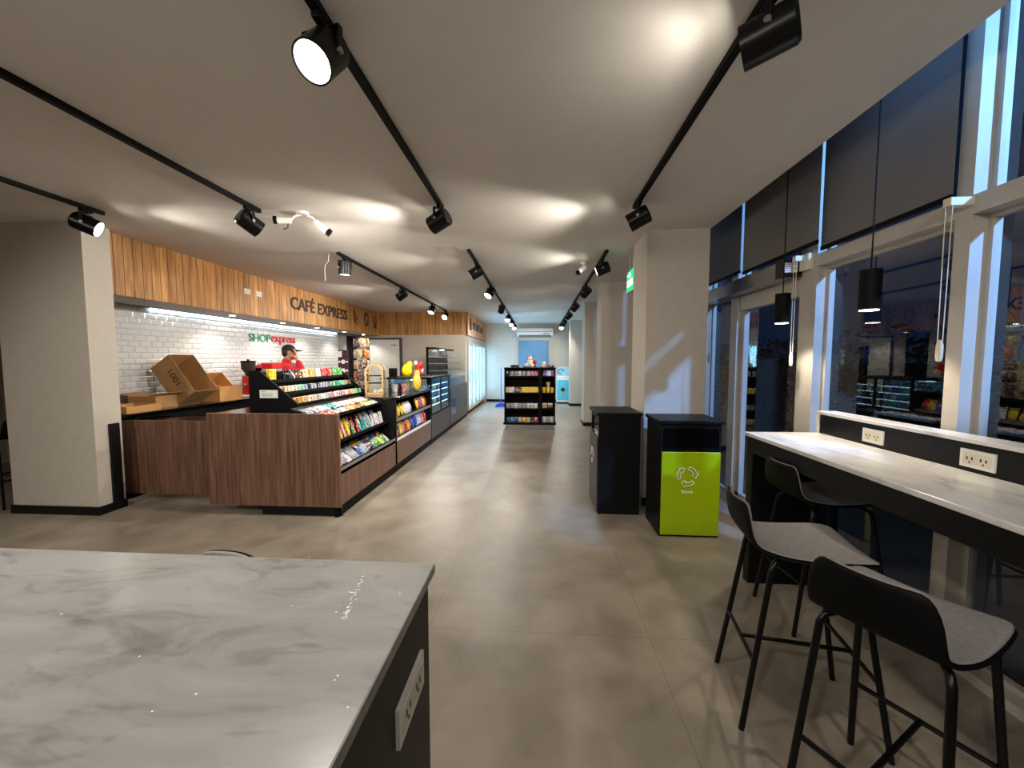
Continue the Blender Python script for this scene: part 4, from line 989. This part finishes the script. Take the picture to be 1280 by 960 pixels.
rows_ = [(['blue', 'teal', 'blue', 'cream', 'yellow', 'cream', 'brown', 'pink'], 'sweet_bag', ['white', 'silver', 'white'], 'sweet_bag'),
         (['silver', 'silver', 'white', 'silver', 'silver', 'white', 'white', 'white'], 'sweet_bag', ['cream', 'brown', 'cream', 'white'], 'biscuit_roll'),
         (['cream', 'white', 'brown', 'brown', 'yellow', 'yellow', 'yellow', 'yellow'], 'biscuit_box', ['yellow', 'yellow', 'yellow', 'gold'], 'tub'),
         (['black', 'silver', 'silver', 'white', 'silver', 'white', 'pink', 'pink'], 'sweet_bag', ['purple', 'white', 'purple'], 'biscuit_box')]
LV = ['bottom', 'second', 'third', 'top']
for i, (a, ka, b, kb) in enumerate(rows_):
    z = SZ[i]
    for j, c in enumerate(a): prod(ka, c, (-.17 - .49 + j * .091, 8.47 + random.uniform(0, .04), z + .002), (-.1, 0, random.uniform(-.2, .2)), 'in the wide %s bay of the aisle shelf' % LV[i]).scale = (.85, 1, .85 if ka == 'sweet_bag' else 1)
    for j, c in enumerate(b):
        zz = z + .002 + (.06 if kb == 'biscuit_roll' and j > 1 else .118 if kb == 'tub' and j == 3 else 0)
        if kb == 'biscuit_roll': p = (.16 + (j % 2) * .12, 8.48, zz)
        elif kb == 'tub': p = ((.14, .235, .33, .235)[j], 8.49, zz)
        else: p = (.15 + j * .085 + (.02 if kb == 'biscuit_box' else 0), 8.49, zz)
        o = prod(kb, c, p, (0, 0, 0), 'in the narrow %s bay of the aisle shelf' % LV[i]); o.scale = (.55, 1, 1) if kb == 'biscuit_roll' else (.85, .85, 1)
# things on top of it
for j, (c, k, x, r) in enumerate((('black', 'biscuit_roll', -.5, .1), ('cream', 'candy_bar', -.38, .5), ('black', 'candy_bar', -.3, -.4), ('brown', 'candy_bar', .06, .3), ('orange', 'candy_bar', .2, -.4), ('black', 'biscuit_roll', .28, .2), ('white', 'sweet_bag', .14, 0))):
    prod(k, c, (x, 8.52 + (j % 2) * .08 + (.12 if k == 'sweet_bag' else 0), 1.386), (0, 0, r), 'lying on top of the aisle shelf')
t = thing('soft_toy', 'small white and red stuffed toy sitting on top of the aisle shelf', 'toy', (-.14, 8.55, 1.386))
f = MB(); f.ell((-.03, 0, .09), (.075, .06, .09)); f.ell((-.03, -.01, .2), (.05, .045, .05)); f.ell((-.11, -.02, .05), (.05, .035, .04)); f.ell((.03, -.04, .04), (.04, .04, .04)); f.build('body', M['paper'], t, True)
f = MB(); f.ell((-.03, -.005, .25), (.04, .04, .035)); f.build('pink_hat', wrap('pink'), t, True)
f = MB(); f.ell((.07, .0, .12), (.05, .045, .06)); f.ell((.08, 0, .05), (.03, .03, .05)); f.build('red_scarf', M['red'], t, True)

# ---- far end: mop, ice cream freezer
t = thing('floor_squeegee', 'blue floor mop with a long thin handle leaning by the far wall', 'mop', (-1.2, 12.6, 0))
f = MB(); f.tube([(0, 0, .1), (0, .02, 1.3)], .012); f.build('handle', M['blue'], t, True)
f = MB(); f.prism([(-.2, 0), (.2, 0), (.15, .09), (.04, .13), (-.04, .13), (-.15, .09)], -.06, .06, lambda u, v, w: (u, w, v)); f.build('mop_head', M['blue'], t)
t = thing('ice_cream_freezer', 'white chest freezer with a light blue ice cream poster beside the last column', 'freezer', (.92, 13.7, 0))
bx(-.24, .3, 0, .45, .05, .98, bev=.01).build('body', M['white'], t); bx(-.22, .28, .02, .43, 0, .05).build('plinth', M['matte'], t)
bx(-.22, .28, -.006, -.0005, .12, .84).build('front_poster', mat('light_blue_poster', rgb(86, 196, 222), .4, var=.08, scale=3), t)
f = MB(); f.prism([(-.02, .45), (.02, .45), (.0, .22)], -.012, -.0065, lambda u, v, w: (u - .02, w, v)); f.build('cone_print', wrap('gold'), t)
f = MB(); f.prism([(.07 * math.cos(2 * PI * i / 14), .07 * math.sin(2 * PI * i / 14)) for i in range(14)], -.013, -.0065, lambda u, v, w: (u - .02, w, v + .5)); f.build('scoop_print', M['ink'], t)
f = MB(); f.box(-.18, .28, .1, .13, .98, 1.3, bev=.01); f.build('header_board', mat('pale_blue_board', rgb(150, 205, 225), .4), t)
f = MB(); f.tube([(-.08 + .1 * math.cos(a / 10), .094, 1.14 + .08 * math.sin(a / 10)) for a in range(0, 50, 4)], .014, n=6); f.build('swirl_print', M['blue'], t)

# ------------------------------------------------------------------ back counter clutter
def carton(label, loc, rot, sx, sy, sz, m, flaps=(.5, .3), grp='open cardboard cartons on the back counter', txt=None):
    t = thing('cardboard_box', label, 'cardboard box', loc, 0, grp); t.rotation_euler = rot
    k = .006; f = MB(); f.box(0, sx, 0, sy, 0, k); f.box(0, k, 0, sy, k, sz); f.box(sx - k, sx, 0, sy, k, sz); f.box(k, sx - k, 0, k, k, sz); f.box(k, sx - k, sy - k, sy, k, sz); f.build('carton', m, t)
    for (a, q) in (('x', flaps[0]), ('y', flaps[1])):
        for e in (0, 1):
            f = MB()
            if a == 'x':
                x0 = 0 if e == 0 else sx; d_ = -1 if e == 0 else 1; l = sy * .28
                f.prism([(0, 0), (0, k), (d_ * l * math.sin(q) , l * math.cos(q) + k), (d_ * l * math.sin(q), l * math.cos(q))], .004, sy - .004, lambda u, v, w: (x0 + u, w, sz + v))
            else:
                y0 = 0 if e == 0 else sy; d_ = -1 if e == 0 else 1; l = sx * .2
                f.prism([(0, 0), (0, k), (d_ * l * math.sin(q), l * math.cos(q) + k), (d_ * l * math.sin(q), l * math.cos(q))], .004, sx - .004, lambda u, v, w: (w, y0 + u, sz + v))
            if q < 2.5: f.build('flap', m, t)
    if txt: text('box_print', txt, .1, M['ink'], (sx * .3, -.002, sz * .5), (1, 0, 0), (0, 0, 1), sx * .36, sz * .24, t, .003)
    return t
Zc = .9605
carton('flat shallow cardboard tray at the near end of the back counter', (-4.83, 3.88, Zc), (0, 0, .03), .34, .40, .075, M['card2'], (3, 3))
carton('low cardboard box with its lid ajar behind the shallow tray', (-4.96, 4.32, Zc), (0, 0, .06), .34, .3, .15, M['card'], (1.2, 3))
carton('large brown carton tipped over on the back counter, opening toward the aisle', (-4.99, 4.64, Zc + .478), (0, math.radians(55), 0), .58, .36, .32, M['card'], (3, 3), txt='1001')
carton('low open honey coloured carton standing before the coffee grinder', (-4.80, 5.14, Zc), (0, 0, .02), .3, .42, .21, M['card2'], (3, 3))
carton('honey coloured carton tilted inside the low open carton', (-4.92, 5.18, Zc + .275), (0, math.radians(50), 0), .32, .33, .2, M['card2'], (3, 3))
t = thing('coffee_grinder', 'red coffee grinder with a dark bean hopper on the back counter', 'coffee grinder', (-4.66, 5.87, Zc))
bx(-.12, .12, -.1, .14, 0, .03, bev=.005).build('drip_tray', M['white'], t)
bx(-.08, .08, -.02, .13, .03, .33, bev=.02).build('body', M['red'], t, True)
f = MB(); f.lathe([(.04, .33), (.05, .38), (.1, .45), (.1, .55), (.0, .56)], (0, .04, 0), n=20); f.build('bean_hopper', M['ink'], t, True)
f = MB(); f.lathe([(.105, .55), (.105, .575), (.02, .58), (.02, .6), (0, .6)], (0, .04, 0), n=20); f.build('hopper_lid', M['matte'], t, True)
f = MB(); f.tube([(0, -.02, .2), (0, -.09, .19)], .025); f.build('spout', M['steel'], t, True)
t = thing('espresso_machine', 'red espresso machine with cups on top on the back counter behind the grinder', 'coffee machine', (-4.72, 6.75, Zc))
f = MB(); f.box(-.22, .2, -.35, .35, .02, .12, bev=.01); f.box(-.22, -.02, -.35, .35, .12, .46, bev=.01); f.box(-.22, .2, -.35, .35, .34, .5, bev=.015); f.build('body', M['red'], t)
for y in (-.15, .15): f = MB(); f.cyl((.08, y, .34), (.08, y, .26), .035, n=16); f.tube([(.1, y, .27), (.27, y, .26)], .014); f.build('group_head', M['steel'], t, True)
bx(-.18, .18, -.33, .33, .501, .53).build('cup_tray', M['steel'], t)
for j in range(6):
    k = thing('coffee_cup', 'white coffee cup standing on top of the red espresso machine', 'cup', (-4.68 + .1 * (j % 2), 6.5 + .09 * j, Zc + .531), group='cups on the espresso machine')
    f = MB(); f.lathe([(0, 0), (.024, 0), (.037, .06), (.034, .06), (.022, .006), (0, .006)], n=16); f.build('bowl', M['paper'], k, True)
    f = MB(); f.tube([(.034, 0, .05), (.055, 0, .045), (.055, 0, .025), (.03, 0, .02)], .004, n=6); f.build('handle', M['paper'], k, True)

# ------------------------------------------------------------------ the person
t = thing('person', 'person in a red jacket and black cap behind the counter, hand over face', 'person', (-4.04, 5.9, 0), math.radians(-62))
# faces local +Y; right arm (local +X) raised to the face
def fuse(mb, name, m, parent, vox, sm=3):
    o = mb.build(name, m, parent, True)
    r = o.modifiers.new('R', 'REMESH'); r.mode = 'VOXEL'; r.voxel_size = vox; r.use_smooth_shade = True
    s = o.modifiers.new('S', 'SMOOTH'); s.factor = .5; s.iterations = sm
    return bake(o)
hd = V((0, .075, 1.665))
f = MB()
f.ell(hd + V((0, -.015, .03)), (.076, .095, .092)); f.ell(hd + V((0, .02, -.04)), (.06, .072, .075)); f.ell(hd + V((0, .045, -.085)), (.036, .036, .028))
f.ell(hd + V((0, .095, -.02)), (.014, .02, .022)); f.ell(hd + V((0, .088, .012)), (.01, .014, .03))       # nose
f.ell(hd + V((0, .078, -.062)), (.024, .012, .007)); f.ell(hd + V((0, .076, -.073)), (.022, .012, .007))  # lips
for s in (-1, 1):
    f.ell(hd + V((s * .03, .078, .02)), (.014, .01, .008)); f.ell(hd + V((s * .032, .078, .036)), (.022, .012, .006))
    f.ell(hd + V((s * .078, -.01, -.005)), (.01, .02, .032))
f.caps([((0, .02, 1.46), .06), ((0, .045, 1.58), .054), (hd + V((0, -.01, -.02)), .055)])
f.caps([((0, 0, 1.05), .1), ((0, 0, 1.2), .1), ((0, .0, 1.36), .1), ((0, .005, 1.43), .075)])
f.ell((0, 0, 1.0), (.17, .12, .12)); f.ell((0, 0, 1.34), (.185, .115, .14)); f.ell((0, 0, 1.18), (.15, .105, .16))
for s in (-1, 1):
    f.caps([((s * .12, 0, 1.44), .06), ((s * .19, 0, 1.41), .06)])
    f.caps([((s * .09, 0, .95), .09), ((s * .1, .01, .5), .06), ((s * .1, -.01, .42), .055), ((s * .105, -.02, .1), .04)])
    f.caps([((s * .105, -.03, .05), .04), ((s * .115, .06, .035), .035), ((s * .12, .14, .03), .028)])
sh, el, wr = V((.19, 0, 1.41)), V((.21, .27, 1.33)), V((.11, .2, 1.53))
f.caps([(sh, .055), ((sh + el) / 2, .05), (el, .042), ((el + wr) / 2, .04), (wr, .028)])
pa = V((.068, .165, 1.605))
f.caps([(wr, .026), (wr.lerp(pa, .6), .03), (pa, .028)]); f.ell(pa, (.032, .028, .045))
for k, (dx, ln, b) in enumerate(((.03, .072, 0), (.008, .082, .0), (-.016, .078, 0), (-.038, .062, 0))):
    p0 = pa + V((dx, .012 - abs(dx) * .2, .03)); p1 = p0 + V((dx * .15, -.006, ln * .5)); p2 = p1 + V((dx * .05, -.016, ln * .38)); p3 = p2 + V((0, -.014, ln * .26))
    f.caps([(p0, .0095), (p1, .009), (p2, .0082), (p3, .007)], n=10)
p0 = pa + V((.03, -.01, -.01)); f.caps([(p0, .012), (p0 + V((.028, -.022, .015)), .0105), (p0 + V((.036, -.045, .042)), .0085)], n=10)
# left arm down, hand relaxed
sl, ell_, wl = V((-.19, 0, 1.41)), V((-.235, -.03, 1.13)), V((-.225, .1, .92))
f.caps([(sl, .055), ((sl + ell_) / 2, .05), (ell_, .042), ((ell_ + wl) / 2, .04), (wl, .028)])
pl = wl + V((.005, .045, -.07)); f.caps([(wl, .026), (pl, .028)]); f.ell(pl, (.022, .036, .042))
for k in range(4):
    p0 = pl + V((.002, -.028 + k * .019 + .01, -.035)); ln = (.06, .075, .08, .07)[k]
    f.caps([(p0, .0095), (p0 + V((.004, .01, -ln * .5)), .009), (p0 + V((.016, .016, -ln * .85)), .0082), (p0 + V((.028, .014, -ln * 1.05)), .007)], n=10)
p0 = pl + V((.008, .03, .01)); f.caps([(p0, .012), (p0 + V((.014, .026, -.025)), .0105), (p0 + V((.02, .032, -.052)), .0085)], n=10)
fuse(f, 'body', M['skin'], t, .006, 2)
# jacket
f = MB()
f.ell((0, 0, 1.02), (.185, .135, .15)); f.ell((0, 0, 1.34), (.205, .135, .155)); f.ell((0, 0, 1.18), (.178, .128, .2))
f.caps([((-.13, 0, 1.44), .075), ((.13, 0, 1.44), .075)]); f.caps([((0, .01, 1.44), .085), ((0, .03, 1.525), .07)])
f.caps([(sh, .078), ((sh + el) / 2, .07), (el, .06), ((el + wr) / 2, .055), (wr.lerp(el, .1), .043)])
f.caps([(sl, .078), ((sl + ell_) / 2, .07), (ell_, .06), ((ell_ + wl) / 2, .053), (wl.lerp(ell_, .1), .042)])
fuse(f, 'red_jacket', M['jacket'], t, .012, 3)
f = MB(); f.ell((0, 0, .95), (.18, .13, .1))
for s in (-1, 1): f.caps([((s * .09, 0, .92), .102), ((s * .1, .01, .5), .078), ((s * .1, -.01, .42), .072), ((s * .105, -.02, .1), .06)])
fuse(f, 'trousers', M['trouser'], t, .012, 3)
f = MB()
for s in (-1, 1): f.caps([((s * .105, -.03, .048), .047), ((s * .115, .06, .04), .04), ((s * .12, .15, .034), .033)])
fuse(f, 'shoes', M['matte'], t, .01, 2)
f = MB(); c = hd + V((0, -.012, .045)); f.lathe([(.0, .09), (.03, .087), (.06, .072), (.082, .045), (.09, .01), (.091, -.012), (.084, -.012), (.083, .0)], c, n=24, sx=.93, sy=1.12)
cp = f.build('cap', M['cap'], t, True)
f = MB(); A = []
for i in range(13):
    a = math.radians(25 + 130 * i / 12); e = V((.083 * math.cos(a), .1 * math.sin(a), -.006)); o_ = V((.086 * math.cos(a), .1 * math.sin(a) + .095 * math.sin(math.radians(180 * i / 12)) ** .7, -.012 - .02 * math.cos(a) ** 2))
    A.append((c + e, c + o_))
for dz in (0, .006):
    pass
vt = [(f.v(p), f.v(q), f.v(p + V((0, 0, .014))), f.v(q + V((0, 0, .009)))) for p, q in A]
for (a, b, c_, d_), (e, g_, h_, i_) in zip(vt, vt[1:]):
    f.b.faces.new((a, e, g_, b)); f.b.faces.new((c_, d_, i_, h_)); f.b.faces.new((b, g_, i_, d_))
f.build('brim', M['cap'], cp, True)
f = MB(); f.ell(hd + V((0, -.06, -.0)), (.075, .055, .075)); f.ell(hd + V((.066, -.03, .0)), (.014, .03, .035)); f.ell(hd + V((-.066, -.03, .0)), (.014, .03, .035)); fuse(f, 'hair', M['hair'], t, .008, 2)

# ------------------------------------------------------------------ light from outside, world, camera
l = lamp('SPOT', 'canopy_lamp', (4.0, -.9, 4.1), 700, (.2, .46, 1.), spot_size=math.radians(42), spot_blend=.25, shadow_soft_size=.12); aim(l, (-.447, .84, -.36))
w = bpy.data.worlds.new('dusk'); bpy.context.scene.world = w; w.use_nodes = True
bg = w.node_tree.nodes['Background']; bg.inputs[0].default_value = (.12, .3, .8, 1); bg.inputs[1].default_value = .010

cd = bpy.data.cameras.new('camera'); cam = bpy.data.objects.new('camera', cd); C.objects.link(cam)
cd.sensor_fit = 'HORIZONTAL'; cd.sensor_width = 36.; cd.lens = 36. * 480. / 1280.; cd.clip_start = .02; cd.clip_end = 200
cam.location = (0, 0, 1.55); cam.rotation_euler = (math.radians(90 - 3.5763), 0, math.radians(3.8067))
sc = bpy.context.scene; sc.camera = cam
sc.view_settings.view_transform = 'Standard'; sc.view_settings.look = 'None'; sc.view_settings.gamma = 1.; sc.view_settings.use_curve_mapping = False
sc.view_settings.exposure = 1.75
sc.cycles.use_denoising = True
sc.cycles.max_bounces = 10; sc.cycles.transparent_max_bounces = 24; sc.cycles.sample_clamp_indirect = 6.
